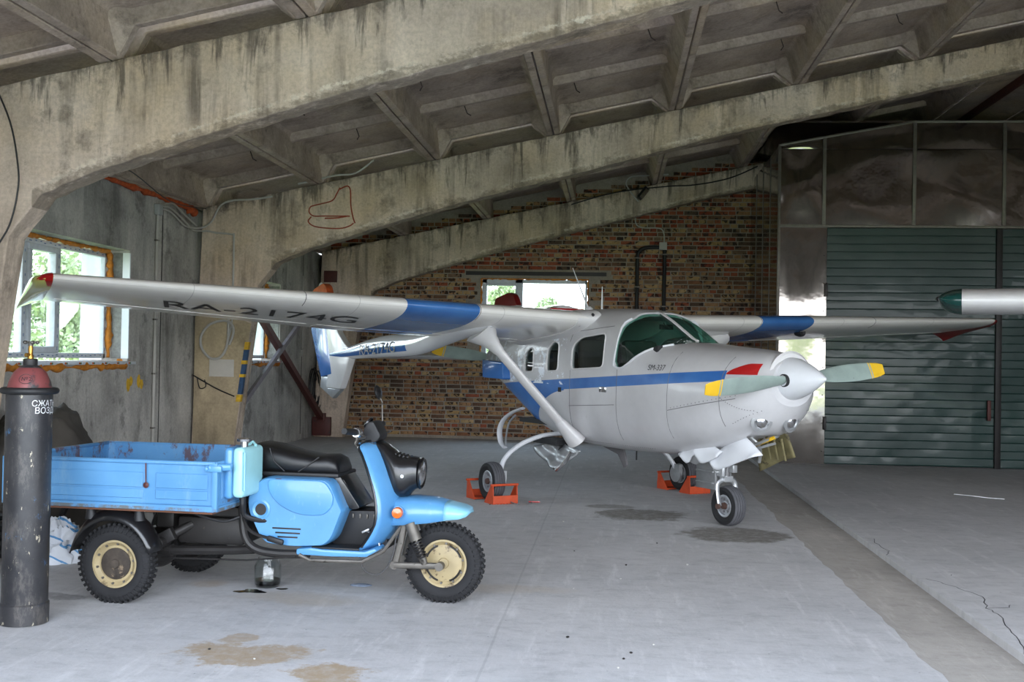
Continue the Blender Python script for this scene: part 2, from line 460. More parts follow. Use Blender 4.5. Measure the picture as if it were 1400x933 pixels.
# left wall with two window openings
WZ0, WZ1 = 1.40, 2.66
W1 = (9.0, 12.02); W2 = (14.7, 17.72)
XO = -6.07
def wall_boxes(mb, x0, x1, segs):
    for (y0, y1, z0, z1) in segs: mb.box(((x0 + x1) / 2, (y0 + y1) / 2, (z0 + z1) / 2), (x1 - x0, y1 - y0, z1 - z0))
f = MB()
wall_boxes(f, XO, XL, [(2.1, W1[0], -.2, 3.38), (W1[1], W2[0], -.2, 3.38), (W2[1], 20.8, -.2, 3.38)])
for w in (W1, W2): wall_boxes(f, XO, XL, [(w[0], w[1], -.2, WZ0), (w[0], w[1], WZ1, 3.38)])
f.prism([(-6.05, 3.37), (-5.61, 3.37), (-5.61, 3.71), (-6.05, 3.61)], lambda u, v, w: (u, w, v), 2.05, 20.75)
wl = structure('wall_left', f, M['wall'], label='stained grey concrete panel wall with two windows', smooth=0)
f = MB().box((-5.53, 12.014, 2.03), (.085, .02, 1.2)); structure('reveal_plaster', f, M['white_plaster'], wl, smooth=0)
f = MB().box((-5.63, 12.015, 2.03), (.12, .016, 1.2)).box((-5.62, 17.715, 2.03), (.2, .016, 1.2)); structure('reveal_render', f, M['plaster_speck'], wl, smooth=0)
f = MB().box((-5.93, 12.012, 2.03), (.26, .02, 1.24)).box((-5.93, 17.712, 2.03), (.26, .02, 1.24)); structure('outer_reveal', f, M['white_plaster'], wl, smooth=0)
# panel joints and a faint plinth band on the wall, yellow spray marks
f = MB()
for (y0, y1, z0, z1) in [(2.2, 8.9, 2.72, 2.75), (12.9, 12.915, .2, 3.3), (19.0, 19.02, .1, 3.3)]:
    f.box((XL + .001, (y0 + y1) / 2, (z0 + z1) / 2), (.008, y1 - y0, z1 - z0))
f.build('panel_joint', M['steel_dark'], wl, split=True, smooth=0)
M['yellow_paint'] = plain('yellow_spray', (214, 170, 40), .7, 0, .3, 20)
for k, (yy, zz, h) in enumerate([(12.05, 1.13, .13), (12.12, 1.17, .1), (12.33, 1.17, .14), (12.41, 1.13, .1)]):
    f = MB(); pts = [(yy + .045 * math.cos(a) * rnd.uniform(.8, 1.2), zz + h * .6 * math.sin(a) * rnd.uniform(.8, 1.1)) for a in [k2 * PI / 6 for k2 in range(12)]]
    f.prism(pts, lambda u, v, w: (w, u, v), XL, XL + .003)
    structure('spray_mark', f, M['yellow_paint'], wl, smooth=0)

def lumpy(mb, pts, r, seed, n=7, step=.05, amp=.55):
    """irregular foam bead along a path"""
    rr = random.Random(seed); P = [Vector(p) for p in pts]; out = []; rad = []
    for a, b in zip(P, P[1:]):
        m = max(2, int((b - a).length / step))
        for i in range(m):
            q = a.lerp(b, i / m); out.append(q + Vector([rr.uniform(-1, 1) * r * .3 for _ in range(3)])); rad.append(r * rr.uniform(1 - amp, 1 + amp))
    out.append(P[-1]); rad.append(r * .6)
    return mb.tube(out, rad, n)

def left_window(name, y0, y1, panes, label):
    root = bpy.data.objects.new(name, None); COL.objects.link(root); tag(root, label, None, None, 'structure')
    xa, xb = -5.82, -5.745; z0, z1 = 1.43, 2.625; e = .055
    def fbox(mb, ya, yb, za, zb, xx=(xa, xb)): mb.box(((xx[0] + xx[1]) / 2, (ya + yb) / 2, (za + zb) / 2), (xx[1] - xx[0], yb - ya, zb - za))
    m = MB()
    fbox(m, y0, y1, z0, z0 + e); fbox(m, y0, y1, z1 - e, z1); fbox(m, y0, y0 + e, z0, z1); fbox(m, y1 - e, y1, z0, z1)
    for a, b, sash in panes[1:]: fbox(m, a - .09, a - .005, z0 + e, z1 - e)
    m.build('window_frame', M['pvc'], root, bevel=.006)
    for a, b, sash in panes:
        if sash:
            s = MB(); q = .062; xs = (xa, xb + .018)
            fbox(s, a, b, z0 + e, z0 + e + q, xs); fbox(s, a, b, z1 - e - q, z1 - e, xs); fbox(s, a, a + q, z0 + e + q, z1 - e - q, xs); fbox(s, b - q, b, z0 + e + q, z1 - e - q, xs)
            so = s.build('opening_sash', M['pvc'], root, bevel=.008)
            MB().box((xb + .04, a + .03, 2.03), (.03, .022, .12)).build('handle', M['white_plaster'], so, bevel=.006)
            MB().box((xa + .03, (a + b) / 2, (z0 + z1) / 2), (.008, b - a - 2 * q + .02, z1 - z0 - 2 * e - 2 * q + .02)).build('pane', M['glass'], root, smooth=0)
        else:
            MB().box((xa + .03, (a + b) / 2, (z0 + z1) / 2), (.008, b - a + .01, z1 - z0 - 2 * e + .01)).build('pane', M['glass'], root, smooth=0)
    # printed protective film on the plastic: rows of small blue marks
    m = MB(); rr = random.Random(hash(name) % 97 if False else len(name) + int(y0))
    y = y0 + .08
    while y < y1 - .1:
        for zz in (z0 + e / 2, z1 - e / 2): m.box((xb + .001, y, zz + rr.uniform(-.008, .008)), (.003, rr.uniform(.02, .05), .01))
        y += rr.uniform(.07, .13)
    z = z0 + .1
    while z < z1 - .1:
        for a, b, s in panes[1:]: m.box((xb + .001, a - .05 + rr.uniform(-.01, .01), z), (.003, .01, rr.uniform(.02, .045)))
        m.box((xb + .001, y1 - e / 2, z), (.003, .01, .035)); z += rr.uniform(.08, .14)
    tag(m.build('film_print', M['pvc_film'], root, smooth=0), kind='stuff')
    s = MB().box((-5.615, (y0 + y1) / 2 + .09, 1.38), (.29, y1 - y0 + .22, .032)); so = s.build('sill', M['pvc'], root, bevel=.004)
    m = MB(); y = y0 + .1
    while y < y1 + .12: m.box((-5.469, y, 1.38), (.003, .028, .02)); y += .29
    m.build('sill_mark', M['foam_red'], so, split=True, smooth=0)
    m = MB(); y = y0 + .13
    while y < y1 + .12: m.box((-5.469, y, 1.38), (.003, .022, .02)); y += .29
    m.build('sill_mark', plain('green_mark', (60, 120, 80)), so, split=True, smooth=0)
    m = MB()
    lumpy(m, [(-5.72, y0, 2.645), (-5.72, y1, 2.645)], .027, 3); lumpy(m, [(-5.72, y1 + .015, 2.64), (-5.72, y1 + .015, 1.44)], .034, 4)
    lumpy(m, [(-5.62, y1 + .02, 1.41), (-5.5, y1 + .1, 1.405)], .02, 6)
    lumpy(m, [(-5.5, y0, 1.345), (-5.5, y1 + .02, 1.345)], .03, 5, step=.07, amp=.9)
    m.build('foam_bead', M['foam'], root, smooth=60)
    return root
left_window('window_1', W1[0], W1[1] - .04, [(9.06, 10.13, 0), (10.285, 10.86, 1), (10.94, 11.92, 0)], 'white plastic window with orange foam in the left wall, before the middle frame')
left_window('window_2', W2[0], W2[1] - .04, [(14.76, 15.8, 0), (15.95, 16.55, 1), (16.64, 17.62, 0)], 'white plastic window behind the middle column of the left wall')

# portal frames (columns and rising beams in one casting)
RIDGE = 5.9
def ztop(x): return 4.05 + .2085 * ((x if x <= RIDGE else 2 * RIDGE - x) + 2.3)
left_low = [(-4.93, 0), (-4.89, .36), (-4.69, 1.93), (-4.63, 2.38), (-4.38, 2.70), (-3.95, 2.885), (-3.0, 3.185), (-2.0, 3.485), (-.395, 3.90), (1.43, 4.385), (3.21, 4.78), (4.95, 5.165), (5.9, 5.38)]
def frame_outline(seed):
    rr = random.Random(seed); pts = []
    low = []
    for (a, b), (c, d) in zip(left_low, left_low[1:]):
        m = max(1, int(math.hypot(c - a, d - b) / .09))
        for i in range(m):
            t = i / m; low.append((a + (c - a) * t, b + (d - b) * t + (rr.uniform(-.007, .007) if i or b > .1 else 0)))
    low.append(left_low[-1])
    right = [(2 * RIDGE - x, z) for x, z in reversed(low[:-1])]
    top = []
    x = XR - .02
    while x > XL + .02:
        top.append((x, ztop(x) - (.03 if abs(x - RIDGE) < 5 else 0) * 0 + rr.uniform(-.008, .004))); x -= .11
    return low + right + [(XR - .02, 0)] + top + [(XL + .02, 0)]
FRY = [2.1, 8.0, 13.9, 19.8]
frames = []
for k, y in enumerate(FRY):
    m = MB(); m.prism(frame_outline(20 + k), lambda u, v, w: (u, w, v), y, y + .25)
    o = m.build('portal_frame', M['frame'], None, smooth=0, bevel=.012, seg=2)
    o['kind'] = 'structure'; o['label'] = ['concrete portal frame at the open front of the hangar', 'nearest streaked concrete portal frame crossing the top left', 'middle concrete portal frame above the airplane wing', 'farthest dark concrete portal frame before the brick wall'][k]
    frames.append(o)
# dressings on the middle frame: warm lower column, plaster patch, painted edge, red scrawl
fm = frames[2]
MB().prism([(-5.45, .02), (-4.94, .02), (-4.70, 1.9), (-5.45, 2.2)], lambda u, v, w: (u, w, v), 13.894, 13.9).build('column_face', M['column_tan'], fm, smooth=0)
MB().box((-5.08, 13.89, 1.315), (.33, .012, .225)).build('plaster_patch', plain('pale_patch', (196, 190, 180), .8), fm, bevel=.003)
M['blue_paint_c'] = plain('blue_column_paint', (42, 74, 108), .6, 0, .4, 14)
for k, (z0, z1, mt) in enumerate([(1.56, 1.66, 'yellow_paint'), (1.42, 1.56, 'blue_paint_c'), (1.37, 1.42, 'yellow_paint'), (1.24, 1.37, 'blue_paint_c'), (1.2, 1.24, 'yellow_paint'), (.98, 1.2, 'blue_paint_c'), (.88, .97, 'yellow_paint')]):
    xe = lambda z: -4.93 + .04 * min(z / .36, 1) + .2 * max(0, (z - .36) / 1.57)
    w = .05 if k % 2 or k == 0 else .06
    MB().prism([(xe(z0) - w, z0), (xe(z0) + .004, z0), (xe(z1) + .004, z1), (xe(z1) - w, z1)], lambda u, v, ww: (u, ww, v), 13.889, 13.96).build('paint_band', M[mt], fm, smooth=0)
M['red_scrawl'] = plain('red_scrawl', (150, 66, 40), .8)
P2 = lambda pts: [(x, 13.899, z) for x, z in pts]
m = MB()
for pts in ([(-3.56, 3.68), (-3.60, 3.6), (-3.66, 3.51), (-3.84, 3.46), (-3.94, 3.43), (-3.96, 3.36), (-3.9, 3.31), (-3.76, 3.31), (-3.5, 3.31), (-3.42, 3.31)],
            [(-3.93, 3.30), (-3.97, 3.24), (-3.9, 3.18), (-3.75, 3.155), (-3.55, 3.15), (-3.43, 3.18), (-3.37, 3.22)], [(-3.56, 3.66), (-3.46, 3.7), (-3.42, 3.64), (-3.41, 3.45), (-3.38, 3.3), (-3.35, 3.22)], [(-3.75, 3.28), (-3.6, 3.285), (-3.45, 3.31)]):
    m.tube(spline(P2(pts), 4), .009, 5)
m.build('painted_scrawl', M['red_scrawl'], fm)

# ceiling: ribbed precast slabs, each a part of the ceiling
ceil = bpy.data.objects.new('ceiling', None); COL.objects.link(ceil); tag(ceil, 'sloped ceiling of ribbed precast concrete slabs', None, None, 'structure')
SW = 1.546; ANG = math.atan(.2085)
def slab_mesh(L, nribs, mirror, seed):
    m = MB(); rr = random.Random(seed)
    f1 = lambda u, v, w: (u, w, v)
    m.prism([(0, 0), (.072, 0), (.12, .31), (.155, .34), (SW - .155, .34), (SW - .12, .31), (SW - .072, 0), (SW, 0), (SW, .385), (0, .385)], f1, 0, L)
    for i in range(nribs):
        y = L * (i + 1) / (nribs + 1) + rr.uniform(-.02, .02)
        g = lambda u, v, w: (w, y + u, v)
        m.prism([(-.04, .25), (.04, .25), (.075, .355), (-.075, .355)], g, .1, SW - .1)
    for y0, y1 in ((.04, .13), (L - .13, L - .04)):
        m.prism([(.01, .004), (.08, .004), (.25, .21), (SW - .25, .21), (SW - .08, .004), (SW - .01, .004), (SW - .01, .375), (.01, .375)], f1, y0, y1)
    # gussets behind the end ribs
    for ya, yb in ((.13, .30), (L - .13, L - .30)):
        for ua, ub, uc in ((.075, .25, .12), (SW - .075, SW - .25, SW - .12)):
            m.add([(ua, ya, .01), (ub, ya, .19), (ub, ya, .35), (ua, ya, .35), (ua, yb, .27), (ua, yb, .35)], [(0, 1, 2, 3), (0, 4, 1), (1, 4, 5, 2), (3, 2, 5), (0, 3, 5, 4)])
    if mirror: m.v = [(-x, y, z) for x, y, z in m.v]
    return m.mesh('roof_slab', [M['slab']], smooth=0, bevel=.008, seg=1)
bays = [(2.13, 8.1), (8.14, 14.01), (14.04, 20.5)]
M['hook'] = plain('rusty_rebar', (58, 44, 38), .8)
hook_m = []
for q in range(3):
    rr = random.Random(q); h = MB(); e = rr.uniform(-.03, .06)
    h.tube([(0, 0, .27), (rr.uniform(-.01, .02), .01, .16), (e, .03, .13)], .006, 5)
    hook_m.append(h.mesh('rebar_hook', [M['hook']], smooth=40))
meshes = {}
for bi, (y0, y1) in enumerate(bays):
    for mir in (0, 1):
        me = slab_mesh(y1 - y0, 3, mir, bi * 2 + mir)
        for k in range(-1, 7):
            xj = -5.39 + 1.53 * k + .006
            z = ztop(xj) + .006
            x = 2 * RIDGE - xj if mir else xj
            o = link('roof_slab', me, ceil, (x, y0, z), (0, (ANG if mir else -ANG), 0))
            if not mir and bi in (0, 1) and k >= 0:
                for q in range(3): link('rebar_hook', hook_m[(k + bi + q) % 3], o, (.35 + .27 * ((k * 7 + q * 5 + bi) % 4), 1.475 * (q + 1) - .02, 0))
    m = MB(); m.prism([(5.32, ztop(5.32) + .01), (5.9, ztop(5.9) - .02), (6.48, ztop(6.48) + .01), (6.48, ztop(6.48) + .34), (5.9, ztop(5.9) + .36), (5.32, ztop(5.32) + .34)], lambda u, v, w: (u, w, v), y0, y1)
    m.build('ridge_slab', M['slab'], ceil, smooth=0)
    MB().bar((5.82, y0, ztop(5.82) - .07), (5.82, y1, ztop(5.82) - .07), .07, .1).build('ridge_angle', M['rust'], ceil, smooth=0)
m = MB(); lumpy(m, [(-5.47, 8.4, 3.39), (-5.47, 13.85, 3.38)], .03, 8, step=.09, amp=.7); lumpy(m, [(-5.49, 10.9, 3.4), (-5.5, 10.95, 3.27)], .025, 9)
lumpy(m, [(-5.48, 13.55, 3.38), (-5.46, 13.85, 3.33)], .045, 10)
structure('foam_seal', m, M['foam_red'], wl, smooth=60)

# right wall, front wall with the open gate (both outside the picture)
structure('wall_right', MB().box((XR + .2, 11.4, 1.7), (.4, 18.8, 3.8)), M['wall'], label='concrete wall on the far right side of the hangar', smooth=0)

m = MB(); GX0, GX1, GZ = -4.3, 11.0, 3.4
m.box(((XL - .5 + GX0) / 2, 2.0, 1.7), (GX0 - XL + .5, .16, 3.4)); m.box(((XR + .4 + GX1) / 2, 2.0, 1.7), (XR + .4 - GX1, .16, 3.4))
m.prism([(GX0 - .001, GZ), (GX1 + .001, GZ), (GX1 + .001, ztop(GX1) + .25), (RIDGE, ztop(RIDGE) + .25), (GX0 - .001, ztop(GX0) + .25)], lambda u, v, w: (u, w, v), 1.92, 2.08)
structure('wall_front', m, M['wall'], label='front wall with the wide open gate, outside the picture', smooth=0)

# ------------------------------------------------------------------ brick wall at the back, bricks one by one
BC = [(158, 120, 86), (168, 130, 94), (138, 96, 70), (152, 86, 62), (176, 144, 102), (128, 104, 84), (92, 74, 62), (148, 110, 82), (186, 156, 114), (112, 84, 66), (142, 70, 50), (172, 140, 96)]
BM = []
for k, c in enumerate(BC):
    t = NT('brick_%d' % k)
    n = t.noise(14, 5); c0 = lin(c)
    col = t.mix(t.ramp(n, [(.3, 0), (.7, 1)]), tuple(x * .7 for x in c0[:3]) + (1,), tuple(x * 1.12 for x in c0[:3]) + (1,))
    dk = t.noise(9, 5, .6, t.co(loc=(k, k * 2, 1)))
    col = t.mix(t.ramp(dk, [(.53, 0), (.58, .9)]), col, lin((44, 36, 34)))
    BM.append(t.fin(col, .9, 0, t.bump(n, .3, .006), spec=.2))
mortar = concrete('mortar', (168, 158, 144), (136, 128, 118), .2, 4, 4, .3, .4)
WX0, WX1, WB0, WB1 = -2.48, -.47, 1.50, 2.99
bw_ = MB()
def bbox_wall(x0, x1, z0, z1): bw_.box(((x0 + x1) / 2, 20.36, (z0 + z1) / 2), (x1 - x0, .3, z1 - z0))
roofz = lambda x: ztop(x) + .35
def slope_piece(x0, x1, z0): bw_.prism([(x0, z0), (x1, z0), (x1, roofz(x1)), (x0, roofz(x0))], lambda u, v, w: (u, w, v), 20.21, 20.51)
slope_piece(XL, WX0, -.1); bbox_wall(WX0, WX1, -.1, WB0); slope_piece(WX0, WX1, WB1); slope_piece(WX1, RIDGE, -.1)
bw_.prism([(RIDGE, -.1), (XR, -.1), (XR, roofz(XR)), (RIDGE, roofz(RIDGE))], lambda u, v, w: (u, w, v), 20.21, 20.51)
wb = structure('wall_back', bw_, mortar, label='rough multicoloured brick gable wall behind the airplane', smooth=0)
rb = random.Random(11)
ROW = .0795; singles = []; rest = []
z = .05; row = 0
while z < 5.4:
    header = row % 4 == 2 or rb.random() < .12
    x = XL + rb.uniform(0, .2)
    while x < 2.6:
        L = (.12 if header or rb.random() < .12 else .25) * rb.uniform(.96, 1.03)
        xc = x + L / 2; zc = z + .034
        x += L + rb.uniform(.012, .02)
        if zc + .04 > ztop(xc) + .24: continue
        if WX0 - .02 < xc + L / 2 and xc - L / 2 < WX1 + .02 and WB0 - .02 < zc + .034 and zc - .034 < WB1 + .02: continue
        if WX0 - .35 < xc < WX1 + .35 and 3.02 < zc < 3.12: continue
        c = rb.choice([0, 1, 1, 2, 3, 4, 4, 5, 6, 7, 7, 8, 9, 11]) if zc < 3.1 else rb.choice([0, 2, 3, 3, 4, 5, 6, 7, 9, 10, 10, 11])
        item = (xc, zc + rb.uniform(-.003, .003), L, c, rb.uniform(-.005, .005), rb.uniform(-.006, .006))
        vis = (-4.75 < xc < -1.75 and .08 < zc < 1.35) or (.95 < xc < 2.44 and 2.62 < zc < 3.62)
        (singles if vis and len(singles) < 300 else rest).append(item)
    z += ROW; row += 1
bm_cache = {}
def brick_mb(L, mb=None, xc=0, yc=0, zc=0, rot=0):
    mb = mb or MB(); rr = random.Random(int(L * 1000))
    return mb.box((xc, yc, zc), (L, .06, .062), (0, rot, 0))
for (xc, zc, L, c, dy, rot) in singles:
    key = (round(L, 2), c)
    if key not in bm_cache: bm_cache[key] = brick_mb(round(L, 2)).mesh('brick', [BM[c]], smooth=0, bevel=.005, seg=1)
    link('brick', bm_cache[key], wb, (xc, 20.234 + dy, zc), (0, rot, 0))
m = MB()
for (xc, zc, L, c, dy, rot) in rest:
    m.cur = c; brick_mb(L, m, xc, 20.234 + dy, zc, rot)
tag(m.build('bricks', BM, wb, smooth=0), kind='stuff')
MB().box((-1.45, 20.22, 3.075), (2.6, .1, .07)).build('lintel', M['steel_dark'], wb, smooth=0)

w3 = bpy.data.objects.new('window_3', None); COL.objects.link(w3); tag(w3, 'white plastic window in the brick wall', None, None, 'structure')
m = MB(); ya, yb = 20.26, 20.33
def fb(x0, x1, z0, z1): m.box(((x0 + x1) / 2, (ya + yb) / 2, (z0 + z1) / 2), (x1 - x0, yb - ya, z1 - z0))
fb(-2.45, -.5, 2.9, 2.97); fb(-2.45, -.5, 1.53, 1.6); fb(-2.45, -2.36, 1.53, 2.97); fb(-.54, -.5, 1.53, 2.97); fb(-1.83, -1.69, 1.53, 2.97); fb(-2.36, -1.83, 2.85, 2.9)
m.build('window_frame', M['pvc'], w3, bevel=.006)
MB().box((-2.1, 20.3, 2.23), (.54, .008, 1.3)).build('pane', M['glass'], w3, smooth=0)
MB().box((-1.11, 20.3, 2.25), (1.16, .008, 1.33)).build('pane', M['glass'], w3, smooth=0)
m = MB(); lumpy(m, [(-2.47, 20.27, 1.5), (-2.47, 20.27, 2.98), (-.48, 20.27, 2.98), (-.48, 20.27, 1.5)], .022, 21); m.build('foam_bead', M['foam'], w3, smooth=60)

# ------------------------------------------------------------------ sheet metal partition with the green doors
def alu(name, rgb, rough):
    t = NT(name); c = lin(rgb)
    n = t.noise(1.4, 4, .5); s = t.noise(1.0, 5, .6, t.co((30, 30, .6)))
    col = t.mix(1.0, c, t.ramp(t.noise(2.5, 7, .65), [(.3, .78), (.7, 1.04)]), 'MULTIPLY')
    rg = t.math('ADD', t.math('MULTIPLY', s, .08), rough)
    return t.fin(col, rg, .95, t.bump(n, .12, .06))
M['alu'] = alu('bare_metal_sheet', (150, 144, 138), .05)
M['alu_trim'] = plain('metal_trim', (112, 106, 100), .5, .6, .2, 14)
tg = NT('green_sheet_paint')
gn = tg.noise(3.2, 6, .62); 
M['green'] = tg.fin(tg.mix(tg.ramp(tg.noise(.9, 6, .6), [(.3, 0), (.7, 1)]), lin((16, 44, 41)), lin((24, 56, 51))), tg.ramp(gn, [(.3, .3), (.7, .46)]), 0, tg.bump(tg.noise(5, 5), .3, .02), .1, .4)
YM = 16.83
wp = bpy.data.objects.new('wall_partition', None); COL.objects.link(wp); tag(wp, 'bare sheet metal partition around the green doors', None, None, 'structure')
def ptop(x): return 4.787 + .352 * min(1, max(0, (x - 2.45) / 1.97))
def bulged(x0, x1, z0, z1f, seed, amp=.016, y=YM):
    rr = random.Random(seed); m = MB(); ph = [rr.uniform(0, 6) for _ in range(6)]
    def fn(u, v):
        x = x0 + (x1 - x0) * u; z = z0 + (z1f(x) - z0) * v
        e = math.sin(PI * u) * math.sin(PI * v)
        d = math.sin(2.2 * x + ph[0] + 1.3 * z) * .5 + math.sin(3.7 * z + ph[1]) * .35 + math.sin(5.1 * x + ph[2]) * .3 * math.sin(2.7 * z + ph[3])
        return (x, y - .012 - amp * e * (d + .6), z)
    m.grid(18, 18, fn)
    return m.build('metal_sheet', M['alu'], wp, smooth=180, fix=False)
cols = [2.46, 3.115, 4.43, 5.725, 7.05, 8.35, 9.65]
k = 0
for a, b in zip(cols, cols[1:]):
    bulged(a + .004, b - .004, 3.60, lambda x: 4.735, 40 + k, .016); bulged(a + .004, b - .004, 4.745, ptop, 60 + k, .005); k += 1
bulged(2.46, 3.165, .01, lambda x: 3.56, 83, .028)
m = MB()
for x in cols[1:]: m.box((x, YM - .02, (3.58 + ptop(x)) / 2), (.05, .03, ptop(x) - 3.58))
m.build('cover_strip', M['alu_trim'], wp, split=True, bevel=.004)
MB().box((2.455, YM - .005, 2.4), (.04, .05, 4.78)).build('corner_post', M['alu_trim'], wp, bevel=.004)
MB().box((6.1, YM - .03, 3.58), (7.3, .05, .04)).build('lintel_rail', M['alu_trim'], wp, bevel=.004)
m = MB(); m.bar((2.44, YM - .01, 4.80), (4.42, YM - .01, 5.152), .05, .03); m.bar((4.42, YM - .01, 5.152), (9.65, YM - .01, 5.152), .05, .03); m.build('top_rail', M['alu_trim'], wp, bevel=.003)
m = MB()
for i in range(4):
    y0 = YM + .03 + i * .845
    m.box((2.45, y0 + .42, 2.4), (.012, .835, 4.78))
m.build('side_sheet', M['alu'], wp, split=True, smooth=0)
m = MB()
for i in range(3): m.box((2.442, YM + .03 + (i + 1) * .845, 2.4), (.012, .03, 4.78))
m.build('side_strip', M['alu_trim'], wp, split=True, smooth=0)
structure('partition_roof', MB().box((6.05, 18.5, 5.16), (7.2, 3.3, .03)), M['alu'], wp, smooth=0)
m = MB()
for x in cols:
    z = 3.66
    while z < 4.75: m.ball((x, YM - .038, z), .009, 6, 4); z += .27
for i in range(9): m.ball((2.47, YM - .032, .2 + i * .42), .008, 6, 4); m.ball((3.13, YM - .03, .2 + i * .42), .008, 6, 4)
tag(m.build('rivets', M['alu_trim'], wp), kind='stuff')

PER = .1222
prof = [(0, 0), (.004, -.009), (.009, -.010), (.013, -.002), (.017, 0.0), (.07, -.0008)]
def corrugated(x0, x1, seed, parent):
    rr = random.Random(seed); m = MB(); zs = []
    n = 29
    for i in range(n):
        for dz, dy in prof: zs.append((i * PER + dz * 1.0, dy))
    zs.append((n * PER, 0))
    nx = max(4, int((x1 - x0) / .055)); ph = [rr.uniform(0, 6.3) for _ in range(8)]
    dents = [(rr.uniform(x0, x1), rr.uniform(.05, 2.4), rr.uniform(.05, .12), rr.uniform(-.004, .010)) for _ in range(int(32 * (x1 - x0)))]
    vs = []
    for z, dy in zs:
        for j in range(nx + 1):
            x = x0 + (x1 - x0) * j / nx
            d = .006 * math.sin(1.9 * x + ph[0] + z) + .004 * math.sin(4.3 * x + ph[1] - 2 * z)
            for (a, b, s, h) in dents:
                q = ((x - a) ** 2 + ((z - b) * 1.6) ** 2) / (s * s)
                if q < 6: d += h * math.exp(-q)
            vs.append((x, YM - .01 + dy + d, .012 + z + .004 * math.sin(2 * x + ph[2])))
    fs = [(i * (nx + 1) + j, i * (nx + 1) + j + 1, (i + 1) * (nx + 1) + j + 1, (i + 1) * (nx + 1) + j) for i in range(len(zs) - 1) for j in range(nx)]
    m.add(vs, fs)
    return m.build('corrugated_sheet', M['green'], parent, smooth=13, fix=False)
for di, (name, xs, lab) in enumerate([('door_1', [3.175, 4.447, 5.29, 5.61], 'green corrugated sheet metal door left of the black post'), ('door_2', [5.71, 6.9, 8.1], 'green corrugated sheet metal door right of the black post')]):
    d = bpy.data.objects.new(name, None); COL.objects.link(d); tag(d, lab, None, None, 'structure')
    for i, (a, b) in enumerate(zip(xs, xs[1:])): corrugated(a - .006, b + .006, 90 + di * 5 + i, d)
    MB().box(((xs[0] + xs[-1]) / 2, YM + .02, 1.78), (xs[-1] - xs[0], .03, 3.55)).build('back_board', M['steel_dark'], d, smooth=0)
    if di == 0:
        MB().box((5.66, YM - .03, 1.78), (.085, .05, 3.55)).build('black_post', M['steel_dark'], d, bevel=.004)
        MB().box((5.53, YM - .05, .86), (.05, .05, .3)).build('handle', M['rust'], d, bevel=.006)
        for z in (.62, 2.62): MB().box((3.165, YM - .04, z), (.035, .05, .2)).build('hinge', M['steel_dark'], d, bevel=.004)
MB().box((6.1, YM + .02, .006), (7.2, .08, .012)).build('threshold', M['steel_dark'], wp, smooth=0)

# ------------------------------------------------------------------ outside: meadow and trees
tgm = NT('meadow_grass'); gcol = tgm.mix(tgm.noise(.4, 6, .6), lin((120, 136, 76)), lin((152, 158, 100)))
M['meadow'] = tgm.fin(gcol, .9)
m = MB(); m.box((0, 40, -.35), (300, 300, .3)); structure('ground', m, M['meadow'], label='mown green meadow outside the hangar', smooth=0)
structure('apron', MB().box((5.9, -1.35, -.1), (44, 6.48, .2)), M['floor'], label='concrete apron outside the open gate', smooth=0)
M['leaf'] = plain('birch_leaves', (166, 180, 138), .7, 0, .35, 1.2)
M['bark'] = plain('birch_bark', (206, 204, 196), .8, 0, .3, 3, dirt=((50, 46, 44), .6, 5))
def tree_meshes(seed, H, W):
    rr = random.Random(seed); c = MB(); t = MB()
    t.tube([(0, 0, 0), (rr.uniform(-.1, .1), 0, H * .5), (rr.uniform(-.2, .2), .1, H * .92)], [.13, .09, .02], 7)
    for i in range(9):
        z = H * rr.uniform(.25, .8); a = rr.uniform(0, 6.28); l = W * .6
        t.tube([(0, 0, z), (l * math.cos(a), l * math.sin(a), z + l * .5)], [.04, .01], 5)
    cl = [(rr.uniform(-W, W) * .7, rr.uniform(-W, W) * .7, H * rr.uniform(.22, .95), rr.uniform(.45, .8)) for _ in range(30)]
    cl = [(x * (1.15 - z / H) * 1.0, y * (1.15 - z / H) * 1.0, z, r * W * .5) for x, y, z, r in cl]
    for (x, y, z, r) in cl:
        for _ in range(170):
            d = Vector((rr.gauss(0, 1), rr.gauss(0, 1), rr.gauss(0, 1))).normalized() * r * rr.uniform(.55, 1.05)
            p = Vector((x, y, z)) + d; s = rr.uniform(.09, .2)
            a = Vector((rr.gauss(0, 1), rr.gauss(0, 1), rr.gauss(0, 1))).normalized(); b = a.orthogonal().normalized()
            c.add([p - a * s, p + b * s * .6, p + a * s, p - b * s * .6], [(0, 1, 2, 3)])
    return c.mesh('crown', [M['leaf']], smooth=0, fix=False), t.mesh('trunk', [M['bark']], smooth=60)
TV = [tree_meshes(1, 7.5, 2.2), tree_meshes(2, 6.2, 2.6), tree_meshes(5, 9, 2.4)]
rt_ = random.Random(5)
spots = []
for y0, x0, dx, n in ((42, -13.0, 5.0, 5), (54, -17.5, 5.4, 6), (66, -21, 5.6, 6)):
    spots += [(x0 - dx * i + rt_.uniform(-.3, .3), y0 + rt_.uniform(-1, 1), 'left windows') for i in range(n)]
for y0, x0 in ((78, -13.5), (92, -16.5)): spots += [(x0 + i * 5.6 + rt_.uniform(-.3, .3), y0 + rt_.uniform(-1, 1), 'back window') for i in range(5)]
for i, (x, y, w) in enumerate(spots):
    r = thing('birch_tree', 'pale green birch tree far beyond the %s' % w, 'tree', (x, y, -.2), rt_.uniform(0, 6), 'birch trees beyond the %s' % w)
    a, b = TV[i % 3]
    s = rt_.uniform(.85, 1.1); r.scale = (s, s, s)
    link('crown', a, r); link('trunk', b, r)
